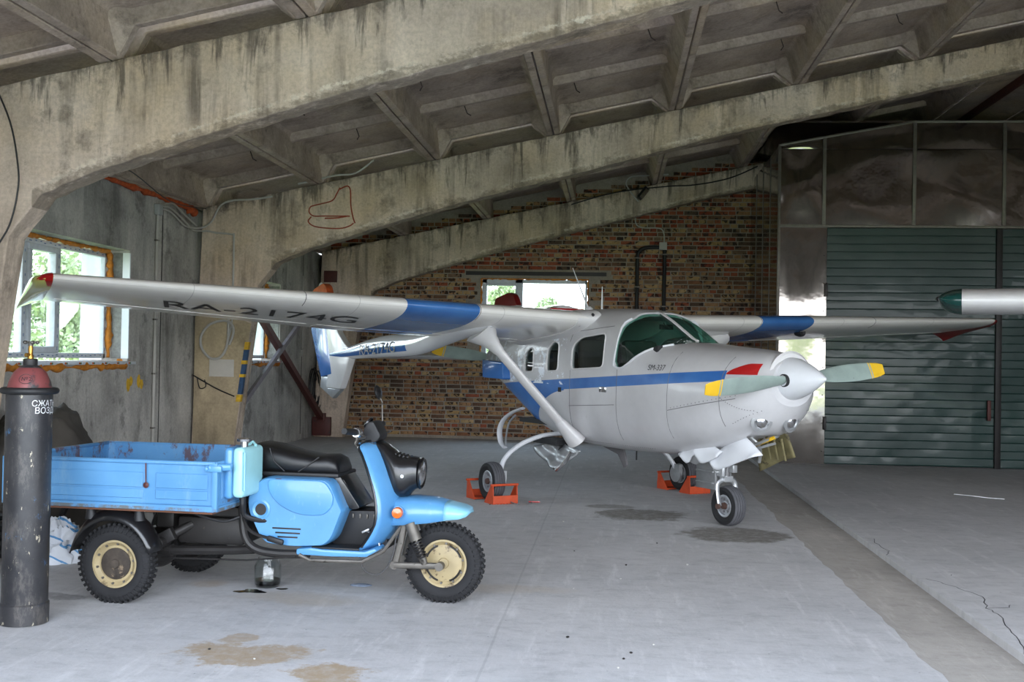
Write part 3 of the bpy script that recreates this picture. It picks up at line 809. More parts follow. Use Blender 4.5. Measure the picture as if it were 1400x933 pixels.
# ------------------------------------------------------------------ the push-pull twin-boom airplane
# local axes: x forward, y to its left, z up; origin on the floor between the main wheels
PTH = .5794
def plane_paint():
    t = NT('fuselage_paint'); x, y, z = t.sep()
    white = t.mix(t.ramp(t.noise(2.0, 6, .6), [(.3, 0), (.75, 1)]), lin((204, 203, 205)), lin((182, 181, 183)))
    white = t.mix(t.math('MULTIPLY', t.ramp(t.noise(9, 8, .75), [(.62, 0), (.7, 1)]), .25), white, lin((140, 136, 132)))
    blue = t.mix(t.ramp(t.noise(3.5, 5), [(.3, 0), (.7, 1)]), lin((44, 96, 166)), lin((64, 118, 184)))
    top = t.math('LESS_THAN', z, t.math('ADD', t.math('MULTIPLY', x, .055), 1.285))
    bot = t.math('GREATER_THAN', z, t.math('ADD', t.math('MULTIPLY', x, .062), 1.172))
    ex = t.math('DIVIDE', t.math('SUBTRACT', x, .36), .8); ez = t.math('DIVIDE', t.math('SUBTRACT', z, .63), .55)
    ell = t.math('GREATER_THAN', t.math('ADD', t.math('MULTIPLY', ex, ex), t.math('MULTIPLY', ez, ez)), 1.0)
    aft = t.math('MULTIPLY', t.math('LESS_THAN', x, .3), ell)
    reg = t.math('MULTIPLY', top, t.math('MAXIMUM', bot, aft))
    reg = t.math('MULTIPLY', reg, t.math('LESS_THAN', x, 2.83))
    # worn white filler near the rear windows and along the stripe's top edge
    wf = t.noise(5.5, 7, .7, t.co((1, 1, 1.3), (2, 1, 5)))
    near = t.math('MULTIPLY', t.math('LESS_THAN', x, .32), t.math('MULTIPLY', t.math('GREATER_THAN', z, 1.24), t.math('LESS_THAN', z, 1.74)))
    filler = t.math('MULTIPLY', t.ramp(wf, [(.53, 0), (.56, 1)]), near)
    col = t.mix(reg, white, blue)
    col = t.mix(filler, col, lin((232, 238, 246)))
    return t.fin(col, .34, 0, t.bump(t.noise(1.6, 3), .08, .02), .25)
M['fus'] = plane_paint()
M['white'] = plain('aircraft_white', (216, 214, 214), .32, 0, .1, 3, 0, .25, dirt=((150, 146, 140), .66, 9))
M['white2'] = plain('aircraft_white_plain', (220, 222, 226), .38, 0, .08, 4)
M['blue'] = plain('aircraft_blue', (52, 106, 174), .26, 0, .12, 4, 0, .4)
M['redp'] = plain('aircraft_red', (176, 30, 30), .35, 0, .12, 5, 0, .3)
M['darkred'] = plain('dark_red_paint', (124, 26, 28), .3, 0, .15, 5, 0, .4)
def wing_paint():
    t = NT('wing_paint'); x, y, z = t.sep()
    ay = t.math('ABSOLUTE', y)
    white = t.mix(t.ramp(t.noise(1.6, 6, .6, t.co((1, .3, 1))), [(.3, 0), (.75, 1)]), lin((236, 233, 228)), lin((216, 212, 208)))
    blue = t.mix(t.ramp(t.noise(2.2, 6), [(.3, 0), (.7, 1)]), lin((46, 98, 164)), lin((66, 118, 180)))
    reg = t.math('MULTIPLY', t.math('GREATER_THAN', ay, 1.79), t.math('LESS_THAN', ay, 2.56))
    col = t.mix(reg, white, blue)
    # rivet rows and skin joints across the wing
    fy = t.math('FRACT', t.math('MULTIPLY', ay, 3.1)); fx = t.math('FRACT', t.math('MULTIPLY', x, 4.2))
    seam = t.math('MAXIMUM', t.math('LESS_THAN', fx, .012), t.math('LESS_THAN', t.math('FRACT', t.math('MULTIPLY', ay, .66)), .004))
    col = t.mix(t.math('MULTIPLY', seam, .35), col, (.10, .10, .10, 1))
    return t.fin(col, .24, 0, t.bump(t.noise(2.2, 3), .06, .02), .35)
M['wing'] = wing_paint()
M['prop'] = plain('prop_grey_green', (148, 164, 158), .45, 0, .15, 7, dirt=((96, 104, 100), .66, 12))
M['prop_tip'] = plain('prop_yellow', (232, 186, 40), .45, 0, .1, 7)
M['chrome'] = plain('chrome', (210, 210, 212), .15, .95, .1, 8)
M['silver'] = plain('silver_paint', (186, 188, 190), .35, .6, .15, 9, dirt=((90, 86, 80), .64, 10))
M['tyre'] = plain('tyre_black', (26, 26, 28), .8, 0, .25, 12)
M['tyre_dust'] = plain('tyre_dusty_ribs', (84, 84, 88), .9, 0, .2, 12)
M['olive'] = plain('olive_primer', (124, 116, 82), .6, .1, .35, 9, dirt=((60, 54, 40), .58, 8))
M['dark'] = plain('dark_interior', (30, 30, 32), .7, 0, .2, 8)
M['cloth'] = plain('seat_fabric', (96, 92, 90), .9, 0, .2, 12)
M['ink'] = plain('black_lettering', (22, 22, 26), .5)
M['navy'] = plain('blue_lettering', (20, 46, 96), .4)
M['tint'] = glass_mat('green_windshield', (.36, .62, .53))
M['smoke'] = glass_mat('cabin_window_glass', (.50, .54, .52))
M['rim_w'] = plain('wheel_silver', (176, 178, 182), .4, .5, .2, 10, dirt=((60, 56, 54), .62, 14))
M['brown_plug'] = plain('hub_brown', (84, 60, 52), .6)
M['tip_reflect'] = plain('tip_yellow_reflection', (206, 204, 120), .12, 0, .15, 6, 0, .6)  # yellow reflection on the glossy red tip, put into the base colour

air = thing('airplane', 'white and blue twin-boom airplane with a propeller at its nose, parked in the hangar', 'airplane', (-.2118, 12.2922, 0), PTH - PI / 2)

FS = {  # station -> z bottom, z top, half width, exponent
    'b': [(-2.15, 1.28), (-1.6, 1.12), (-1.2, .97), (-.83, .83), (-.5, .705), (-.2, .64), (.2, .605), (.7, .585), (1.25, .59), (1.85, .62), (2.2, .67), (2.5, .73), (2.8, .82), (3.0, .92), (3.12, 1.03), (3.2, 1.14)],
    't': [(-2.15, 1.70), (-1.6, 1.84), (-1.2, 1.94), (-.7, 2.03), (-.3, 2.06), (.34, 2.065), (.9, 2.05), (1.18, 2.02), (1.30, 1.985), (1.5, 1.895), (1.7, 1.79), (1.85, 1.72), (2.2, 1.68), (2.5, 1.655), (2.8, 1.635), (3.0, 1.61), (3.12, 1.585), (3.2, 1.54)],
    'w': [(-2.15, .28), (-1.6, .42), (-1.2, .49), (-.83, .53), (-.5, .55), (0, .565), (1.0, .57), (1.6, .57), (2.2, .555), (2.5, .53), (2.8, .47), (3.0, .40), (3.12, .32), (3.2, .235)],
    'n': [(-2.15, 2.1), (-1.2, 2.6), (-.5, 3.2), (.3, 3.4), (1.2, 3.3), (1.7, 3.0), (2.2, 2.7), (2.8, 2.3), (3.2, 2.1)]}
def fsec(a):
    return smooth_tab(FS['b'], a), smooth_tab(FS['t'], a), smooth_tab(FS['w'], a), smooth_tab(FS['n'], a)
def fus_ring(a, n=72, off=0.0):
    b, t, w, e = fsec(a); zc = (b + t) / 2; h = (t - b) / 2 - off; w = w - off; out = []
    for k in range(n):
        q = 2 * PI * k / n; c, s = math.cos(q), math.sin(q)
        out.append((a, w * math.copysign(abs(c) ** (2 / e), c), zc + h * math.copysign(abs(s) ** (2 / e), s)))
    return out
def fus_y(a, z, off=0.0):
    """half width of the fuselage skin at station a and height z"""
    b, t, w, e = fsec(a); zc = (b + t) / 2; h = (t - b) / 2 + off
    q = min(1, abs(z - zc) / h)
    return (w + off) * (1 - q ** e) ** (1 / e)
def fus_patch(a0, a1, z0, z1, side, off, nu=10, nv=8):
    m = MB()
    m.grid(nu, nv, lambda u, v: (a0 + (a1 - a0) * u, side * fus_y(a0 + (a1 - a0) * u, z0 + (z1 - z0) * v, off), z0 + (z1 - z0) * v))
    return m
stations = [-2.15 + 5.35 * i / 96 for i in range(97)]
m = MB(); m.loft([fus_ring(a) for a in stations])
fus = m.build('fuselage', [M['fus'], M['dark']], air, smooth=0)
m = MB(); m.loft([fus_ring(a, 48, .03) for a in [-1.0 + 3.0 * i / 40 for i in range(41)]]); boolean(fus, m)
sidefn = lambda u, v, w: (u, w, v)
WS_BASE = [(1.27, 1.50), (1.31, 1.445), (1.40, 1.435), (1.50, 1.475), (1.62, 1.55), (1.76, 1.625), (1.92, 1.672), (2.1, 1.70), (2.4, 1.72)]
ws_poly = WS_BASE + [(2.4, 2.3), (1.235, 2.3), (1.235, 2.02), (1.30, 1.93), (1.27, 1.84)]
side_win = [round_poly([(.45, 1.405), (1.075, 1.435), (1.07, 1.785), (.62, 1.745), (.46, 1.66)], .07), round_poly([(-.09, 1.375), (.17, 1.385), (.18, 1.68), (.06, 1.71), (-.07, 1.62)], .06), round_poly([(-.63, 1.36), (-.40, 1.365), (-.40, 1.61), (-.48, 1.64), (-.62, 1.56)], .06)]
m = MB(); m.prism(ws_poly, sidefn, -1, 1); boolean(fus, m)
for p in side_win: m = MB(); m.prism(p, sidefn, -1, 1); boolean(fus, m)
# open wheel bays in the belly
m = MB(); m.prism(round_poly([(2.52, .3), (3.03, .3), (3.03, .885), (2.75, .86), (2.52, .80)], .05), sidefn, -.19, .19); boolean(fus, m)
me = fus.data
me.materials.clear(); me.materials.append(M['fus']); me.polygons.foreach_set('use_smooth', [True] * len(me.polygons)); me.set_sharp_from_angle(angle=R(32))
# glass: shells just under the skin, a little larger than the openings
m = MB(); rings = [fus_ring(a, 96, .012) for a in [1.2 + 1.1 * i / 44 for i in range(45)]]
tmp = MB(); tmp.loft(rings, cap=False)
base = lambda a: smooth_tab([(1.2, 1.40)] + [(x + .02, z - .03) for x, z in WS_BASE[1:]], a)
for f_ in tmp.f:
    c = [tmp.v[i] for i in f_]
    if min(p[2] for p in c) > base(sum(p[0] for p in c) / 4) - .03: m.add(c, [(0, 1, 2, 3)])
me = m.mesh('windshield', [M['tint']], smooth=0)
bm = bmesh.new(); bm.from_mesh(me); bmesh.ops.remove_doubles(bm, verts=bm.verts, dist=.0005); bm.to_mesh(me); bm.free()
me.polygons.foreach_set('use_smooth', [True] * len(me.polygons))
wsh = link('windshield', me, air); wsh['label'] = 'green tinted windshield'
m = MB(); m.tube([(a, 0, fsec(a)[1] - .004) for a in [1.2 + .66 * i / 12 for i in range(13)]], .022, 8, flat=(.05, .02)); m.build('windshield_post', M['white'], air)
for side in (-1, 1):
    for p, (a0, a1, z0, z1) in zip(side_win, [(.42, 1.10, 1.38, 1.81), (-.11, .20, 1.35, 1.73), (-.66, -.37, 1.33, 1.66)]):
        fus_patch(a0, a1, z0, z1, side, -.014).build('cabin_window', M['smoke'], air, smooth=60)
        m = MB(); m.tube([(u, side * fus_y(u, v, .002), v) for u, v in p] + [(p[0][0], side * fus_y(p[0][0], p[0][1], .002), p[0][1])], .009, 5, False)
        m.build('window_surround', M['white'], air)
    # white lip along the windshield's lower edge
    pts = [(u, side * fus_y(u, v, .004), v) for u, v in [(1.235, 2.02), (1.295, 1.93), (1.27, 1.84)] + WS_BASE[:7] if fus_y(u, v, .004) > .05]
    m = MB(); m.tube(spline(pts, 3), .011, 6); m.build('windshield_lip', M['white2'], air)
# panel seams and rivets (thin proud joints)
def seam(pts, side, r=.0035):
    m = MB(); m.tube([(a, side * fus_y(a, z, .0005), z) for a, z in pts], r, 4, False); return m
ln = lambda p, q, n=12: [(p[0] + (q[0] - p[0]) * i / n, p[1] + (q[1] - p[1]) * i / n) for i in range(n + 1)]
M['seamc'] = plain('seam_grey', (112, 110, 112), .7)  # plain grey of the joints, rivets and small fittings
for side in (-1, 1):
    m = MB()
    for a, z0, z1 in [(2.13, .80, 1.60), (1.30, .72, 1.42), (.40, .72, 1.40), (.40, 1.70, 1.80), (2.78, .95, 1.56)]:
        m.tube([(p[0], side * fus_y(p[0], p[1], .0005), p[1]) for p in ln((a, z0), (a + .03, z1))], .003, 4, False)
    for p, q in [((.40, 1.02), (1.28, 1.07)), ((2.15, 1.06), (2.95, 1.20)), ((.40, 1.80), (1.15, 1.855))]:
        m.tube([(u, side * fus_y(u, v, .0005), v) for u, v in ln(p, q)], .003, 4, False)
    m.build('panel_seam', M['seamc'], air, split=True)
    m = MB()
    for (p, q, n_) in [((.3, .655), (1.7, .665), 46), ((2.2, 1.085), (2.95, 1.225), 16), ((2.86, .98), (3.1, 1.1), 9)]:
        for u, v in ln(p, q, n_): m.ball((u, side * fus_y(u, v, .001), v), .0045, 5, 3)
    tag(m.build('rivets', M['seamc'], air, smooth=0), kind='stuff')
    MB().box((1.08, side * (fus_y(1.08, 1.21) + .004), 1.215), (.13, .012, .055)).build('door_handle', M['chrome'], air, bevel=.004)
    MB().box((.22, side * (fus_y(.22, 1.17) + .006), 1.185), (.05, .016, .05)).build('door_stop', M['dark'], air, bevel=.004)
    m = MB(); m.grid(12, 5, lambda u, v: (lambda a, z: (a, side * fus_y(a, z, .007), z))(2.84 + .27 * u, 1.408 + v * (.012 + .085 * min(1, u * 1.6) ** .7)))
    m.build('intake_cover', M['redp'], air, smooth=60)['label'] = 'red cover plate on the cowl'
# landing lights in the chin
for a, y in [(3.02, -.205), (3.045, .10)]:
    z = 1.0; sy = y
    # find the skin station at this offset and height
    aa = 3.2
    while aa > 2.5 and (fsec(aa)[0] > z or fus_y(aa, z) < abs(sy)): aa -= .004
    nrm = Vector((.86, sy * 1.6, -.22)).normalized(); p = Vector((aa, sy, z))
    m = MB(); m.lathe([(.064, -.02), (.092, -.016), (.096, .004), (.070, .010), (.062, -.006)], p, nrm, 24); q = m.build('light_ring', M['silver'], air)
    m = MB(); m.lathe([(.062, -.006), (.05, .012), (.025, .022), (.001, .025)], p, nrm, 24); m.build('landing_light', M['chrome'], q)
# cabin interior
for y in (-.27, .27):
    m = MB(); m.box((.78, y, .98), (.5, .44, .14)); m.build('seat', M['cloth'], air, bevel=.04)
    m = MB(); m.box((.52, y, 1.36), (.12, .44, .74), (0, R(-8), 0)); m.build('seat_back', M['cloth'], air, bevel=.05)
    m = MB(); m.box((-.25, y, 1.28), (.12, .44, .66), (0, R(-8), 0)); m.build('seat_back', M['cloth'], air, bevel=.05)
    m = MB(); m.lathe([(.11, -.012), (.122, 0), (.11, .012), (.098, 0)], (1.38, y, 1.36), (1, 0, -.15), 20, closed=True); m.tube([(1.38, y, 1.36), (1.55, y, 1.38)], .014, 6); m.box((1.38, y, 1.36), (.02, .2, .03)); m.build('control_yoke', M['dark'], air)
MB().box((1.66, 0, 1.36), (.14, .96, .42)).build('instrument_panel', M['dark'], air, bevel=.03)
MB().prism([(1.56, 1.57), (1.85, 1.66), (1.85, 1.60), (1.6, 1.52)], sidefn, -.46, .46).build('glare_shield', M['dark'], air)
MB().box((.4, 0, .80), (2.6, .9, .05)).build('cabin_floor', M['dark'], air)
m = MB(); m.tube([(1.3, 0, 1.90), (1.33, 0, 1.87)], .006, 5); m.box((1.35, 0, 1.855), (.02, .16, .05)); m.build('rear_mirror', M['dark'], air, bevel=.005)

# nose propeller and spinner
def prop_blade(parent, hub, ang, pitch_sign, r0=.12, r1=1.0, tip=.855):
    ax = Vector((0, math.cos(ang), math.sin(ang))); tn = Vector((0, -math.sin(ang), math.cos(ang))); fwd = Vector((1, 0, 0)); hub = Vector(hub)
    def sec(r):
        ch = smooth_tab([(.1, .07), (.2, .105), (.4, .15), (.6, .165), (.8, .15), (.93, .125), (1.0, .09)], r) ; th = lerp([(.1, .06), (.25, .032), (.6, .018), (1.0, .008)], r)
        tw = R(lerp([(.1, 48), (.4, 32), (1.0, 16)], r)) * pitch_sign
        u = tn * math.cos(tw) + fwd * math.sin(tw); v = fwd * math.cos(tw) - tn * math.sin(tw); c = hub + ax * r
        pts = []
        for k in range(16):
            q = 2 * PI * k / 16; pts.append(c + u * (ch / 2 * math.cos(q)) + v * (th / 2 * math.sin(q)))
        return pts
    m = MB(); m.loft([sec(r0 + (tip - r0) * i / 14) for i in range(15)])
    m.cur = 1; m.loft([sec(tip + (r1 - tip) * i / 6) for i in range(7)])
    rr = tip - .025; s0 = sec(rr); s1 = sec(rr + .012); c0 = hub + ax * rr
    m.loft([[c0 + (p - c0) * 1.02 for p in s0], [c0 + (p - c0) * 1.02 for p in s1]]); b = m.build('propeller_blade', [M['prop'], M['prop_tip']], parent)
    b['label'] = 'grey-green propeller blade with a yellow tip'
    return b
HUB = (3.27, 0, 1.382)
pr = thing('nose_propeller', None, None); pr.parent = air
m = MB(); m.lathe([(.0, -.13), (.180, -.13), (.185, -.09), (.175, -.02), (.147, .06), (.108, .15), (.062, .24), (.022, .305), (.008, .322), (.0, .325)], HUB, (1, 0, .02), 40)
m.build('spinner', M['white2'], pr)
for a in (R(5.4), R(185.4)):
    prop_blade(pr, HUB, a, -1)
    ax = Vector((0, math.cos(a), math.sin(a))); m = MB(); m.lathe([(.052, .13), (.056, .17), (.046, .178)], HUB, ax, 18); m.build('blade_cuff', M['dark'], pr)
m = MB(); m.lathe([(.24, 3.14), (.245, 3.17), (.225, 3.185), (.19, 3.18)], (0, 0, 1.375), (1, 0, 0), 36); m.build('cowl_lip', M['white'], air)
m = MB()
for side in (-1, 1):
    for k in range(15):
        a = 2.80 + .26 * k / 14; z = 1.20 - .10 * math.sin(PI / 2 * k / 14)
        m.ball((a, side * fus_y(a, z, .001), z), .0045, 5, 3)
tag(m.build('cowl_screws', M['seamc'], air, smooth=0), kind='stuff')
# rear engine: propeller, side duct, top scoop with red cover
HUB2 = (-2.22, 0, 1.49)
pr2 = thing('rear_propeller', None, None); pr2.parent = air
m = MB(); m.lathe([(.0, .06), (.20, .06), (.2, 0), (.15, -.12), (.07, -.22), (0, -.25)], HUB2, (1, 0, 0), 30); m.build('spinner', M['white2'], pr2)
for a in (R(173.5), R(-6.5)): prop_blade(pr2, HUB2, a, -1)
for side in (-1, 1):
    m = MB(); m.prism(round_poly([(-1.60, 1.27), (-1.62, 1.49), (-1.08, 1.46), (-1.05, 1.26)], .02, 2), sidefn, side * .40, side * .60); m.build('cowl_duct', M['blue'], air, bevel=.02)
m = MB(); m.loft([[(a, w * math.cos(q), z + h * math.sin(q)) for q in [2 * PI * k / 20 for k in range(20)]] for a, w, z, h in [(-.62, .27, 2.01, .12), (-.7, .28, 2.02, .125), (-1.2, .26, 1.98, .12), (-1.8, .2, 1.84, .08), (-2.1, .12, 1.72, .04)]])
m.build('dorsal_scoop', M['white'], air)
MB().box((-.605, 0, 2.06), (.03, .46, .09)).build('scoop_cover', M['redp'], air, bevel=.01)['label'] = 'red cover on the dorsal scoop'

# wings
def airfoil(n=22, t=.14, camber=.02):
    up = []; lo = []
    for k in range(n + 1):
        x = (1 - math.cos(PI * k / n)) / 2
        yt = 5 * t * (.2969 * x ** .5 - .126 * x - .3516 * x * x + .2843 * x ** 3 - .1036 * x ** 4)
        yc = camber * (1 - (2 * x - .8) ** 2 / 1.44) if x > .0 else 0
        yc = camber * math.sin(PI * min(x * 1.1, 1)) * .8
        up.append((x, yc + yt)); lo.append((x, yc - yt))
    return up[::-1] + lo[1:-1]
AF0 = airfoil(22, .155); AF1 = airfoil(22, .115)
LEA, LEZ, DIH, DROOP = .73, 1.922, .0337, .15
def wing_chord(s): return 1.56 if s <= 2.7 else 1.56 + (1.02 - 1.56) * (s - 2.7) / (5.68 - 2.7)
def wing_pt(s, x, up, side):
    """point on the wing at span s, chord fraction x"""
    c = wing_chord(s); k = min(1, s / 5.68)
    t = .155 + (.115 - .155) * k
    yt = 5 * t * (.2969 * x ** .5 - .126 * x - .3516 * x * x + .2843 * x ** 3 - .1036 * x ** 4); yc = .016 * math.sin(PI * min(x * 1.1, 1))
    return (LEA - x * c, side * s, LEZ + DIH * s - DROOP * x * c + (yc + (yt if up else -yt)) * c)
def wing_sec(s, side):
    c = wing_chord(s); k = min(1, s / 5.68)
    return [(LEA - x * c, side * s, LEZ + DIH * s - DROOP * x * c + (z * (1 - k) + AF1[i][1] * k) * c) for i, (x, z) in enumerate(AF0)]
for side in (-1, 1):
    m = MB(); m.loft([wing_sec(.45 + (5.68 - .45) * i / 30, side) for i in range(31)]); w = m.build('wing', M['wing'], air, smooth=40)
    # drooped tip cap
    m = MB(); secs = []
    for i in range(9):
        q = i / 8; s = 5.68 + .16 * math.sin(q * PI / 2); f = math.cos(q * PI / 2) ** .6 if q < 1 else .04
        pts = []
        for x, y, z in wing_sec(5.68, side):
            u = (LEA - x) / 1.02; ctr = LEZ + DIH * 5.68 - DROOP * u * 1.02
            k = max(f, .06); sw = .22 * q * q * (1 - u)
            pts.append((x - sw, side * s + side * .06 * q * u, ctr + (z - ctr) * k - (.085 * q * (.25 + u))))
        secs.append(pts)
    m.loft(secs); tp = m.build('wing_tip', M['darkred'] if side > 0 else M['tip_reflect'], w, smooth=50); tp['label'] = 'dark red drooped wing tip' if side > 0 else 'drooped wing tip coloured with a pale yellow reflection'
    if side < 0:
        m = MB(); secs = []
        for s in (5.682, 5.72, 5.77, 5.80):
            k = {5.682: 1.0, 5.72: .96, 5.77: .74, 5.80: .45}[s]; ring = []
            for j in range(17):
                x = .16 * abs(j - 8) / 8; p = wing_pt(5.68, x, j < 8, side); ctr = LEZ + DIH * 5.68 - DROOP * x * 1.02
                ring.append((p[0] + .008 - (5.80 - 5.68) * 0 - (1 - k) * .12, side * s, ctr + (p[2] - ctr) * (k * 1.06) - (1 - k) * .03))
            secs.append(ring)
        m.loft(secs, cap=False, closed=False); m.build('navigation_light', M['redp'], w, smooth=60)['label'] = 'red navigation light on the wing tip'
    # control surfaces: slightly separate flap and aileron along the trailing edge
    for nm, s0, s1, x0, dz in (('flap', .75, 3.1, .74, 0), ('aileron', 3.2, 5.6, .76, 0)):
        m = MB(); secs = []
        for i in range(9):
            s = s0 + (s1 - s0) * i / 8
            ring = [wing_pt(s, x, False, side) for x in (x0, .85, .97)] + [wing_pt(s, x, True, side) for x in (.97, .85, x0)]
            secs.append([(p[0] - .004, p[1], p[2] + dz + (-.003 if j < 3 else .003)) for j, p in enumerate(ring)])
        m.loft(secs); m.build(nm, M['wing'], w, smooth=0)
    # leading edge skin joints
    m = MB()
    for s in (3.55, 1.78):
        m.tube([wing_pt(s, abs(x), x > 0, side) for x in (-.09, -.05, -.02, -.005, 0.0001, .005, .02, .05, .09)], .004, 4, False)
    m.build('skin_joint', M['seamc'], w, split=True)
    # root fairing blending wing into cabin
    m = MB()
    m.loft([[(x * 1.0 + (.05 if i == 0 else 0), side * s, LEZ + (z - LEZ) * k) for x, y, z in wing_sec(.45, side)] for i, (s, k) in enumerate([(.40, 1.22), (.52, 1.16), (.60, 1.06), (.66, 1.01)])]); m.build('root_fairing', M['white'], w, smooth=50)
    # struts
    p0 = Vector((.44, side * .53, .69)); p1 = Vector((.16, side * 1.5, 1.80)); d = (p1 - p0)
    def ell(c, ax, a, b, n=20):
        ax = ax.normalized(); x = Vector((1, 0, 0)); x = (x - ax * x.dot(ax)).normalized(); y = ax.cross(x)
        return [c + x * (a * math.cos(2 * PI * k / n)) + y * (b * math.sin(2 * PI * k / n)) for k in range(n)]
    m = MB(); m.loft([ell(p0 + d * t, d, .085, .042) for t in (-.02, .5, 1.0)]); st = m.build('wing_strut', M['white'], air, smooth=50)
    m = MB(); m.loft([ell(p0 + d * t, d, a, b) for t, a, b in ((-.05, .15, .09), (.0, .14, .08), (.06, .12, .065), (.13, .098, .052), (.15, .088, .045))]); m.build('strut_fairing', M['white'], st, smooth=50)
    m = MB(); m.loft([ell(p0 + d * t, d, a, b) for t, a, b in ((.80, .092, .048), (.84, .10, .058), (.90, .13, .085), (.96, .20, .14), (1.0, .27, .17))]); m.build('strut_fairing', M['white'], st, smooth=50)
    # tail boom: centre height, half width, half height
    BS = [(.42, 1.86, .05, .03), (.36, 1.85, .09, .05), (.2, 1.84, .13, .07), (-.1, 1.81, .15, .078), (-.6, 1.755, .145, .095), (-1.45, 1.66, .125, .133), (-2.4, 1.63, .10, .14), (-3.0, 1.60, .09, .125), (-3.7, 1.55, .07, .09), (-4.4, 1.52, .05, .06), (-5.0, 1.5, .035, .04)]
    m = MB(); secs = []
    for i in range(41):
        a = .42 - 5.42 * i / 40; q = [(-x, *r) for x, *r in BS]
        zc = smooth_tab([(x, r[0]) for x, *r in q], -a); wd = smooth_tab([(x, r[1]) for x, *r in q], -a); hh = smooth_tab([(x, r[2]) for x, *r in q], -a)
        secs.append([(a, side * 1.52 + wd * math.cos(2 * PI * k / 24), zc + hh * math.sin(2 * PI * k / 24)) for k in range(24)])
    m.loft(secs)
    boom = m.build('tail_boom', M['fus'], air, smooth=60); booms = globals().setdefault('BOOMS', []); booms.append(boom)
    # fin and rudder
    fin = round_poly([(-3.72, 1.60), (-3.95, 1.69), (-4.22, 1.84), (-4.62, 2.34), (-5.02, 2.34), (-4.86, 1.95), (-4.60, 1.22), (-4.66, 1.04), (-4.05, 1.04), (-3.68, 1.46)], .05)
    m = MB(); m.prism(fin, sidefn, side * 1.52 - .045, side * 1.52 + .045); m.build('fin', M['white'], air, bevel=.03, seg=3)
    m = MB(); m.prism(round_poly([(-4.62, 2.33), (-4.74, 2.50), (-4.88, 2.545), (-5.34, 2.47), (-5.40, 2.33)], .05), sidefn, side * 1.52 - .05, side * 1.52 + .05); fc = m.build('fin_cap', M['darkred'] if side > 0 else M['foam_red'], air, bevel=.03, seg=3); fc['label'] = 'red cap on top of the tail fin'
    if side < 0: m = MB(); m.lathe([(.035, 0), (.035, .03), (.02, .06), (0, .07)], (-5.10, side * 1.52, 2.50), (0, 0, 1), 14); m.build('beacon', M['white2'], fc)
    m = MB(); m.prism([(-4.98, 2.33), (-5.40, 2.33), (-5.385, 1.87), (-4.90, 1.19), (-4.42, 1.24), (-4.55, 1.55), (-4.72, 1.95)], sidefn, side * 1.52 - .05, side * 1.52 + .05); m.build('rudder', M['blue'], air, bevel=.015)
    m = MB(); m.prism([(-4.92, 1.20), (-4.96, 1.04), (-4.40, .90), (-4.06, 1.04), (-4.60, 1.04), (-4.60, 1.20)], sidefn, side * 1.52 - .035, side * 1.52 + .035); m.build('ventral_tip', M['silver'], air, bevel=.015)
    # main gear
    leg = spline([(-.08, side * .35, .69), (-.10, side * .60, .665), (-.12, side * .85, .575), (-.09, side * 1.05, .44), (-.03, side * 1.14, .30), (0, side * 1.15, .2)], 5)
    m = MB(); m.tube(leg, .03, 10, flat=(.06, .05)); m.build('gear_leg', M['white2'], air)
for b in BOOMS: pass
def boom_mat():
    t = NT('boom_paint'); x, y, z = t.sep()
    cen = t.math('ADD', t.math('MULTIPLY', x, .036), 1.715)
    hi = t.math('LESS_THAN', z, t.math('ADD', cen, .035)); lo = t.math('GREATER_THAN', z, t.math('SUBTRACT', cen, .085))
    reg = t.math('MULTIPLY', t.math('MULTIPLY', hi, lo), t.math('LESS_THAN', x, -1.55))
    return t.fin(t.mix(reg, lin((216, 216, 220)), lin((52, 104, 172))), .16, 0, None, .5)
bmx = boom_mat()
for b in BOOMS: b.data.materials[0] = bmx
m = MB(); m.loft([[(-4.75 + .42 * math.cos(2 * PI * k / 24), y, 1.525 + .055 * math.sin(2 * PI * k / 24)) for k in range(24)] for y in (-1.5, -.5, .5, 1.5)]); m.build('stabilizer', M['white'], air, smooth=50)
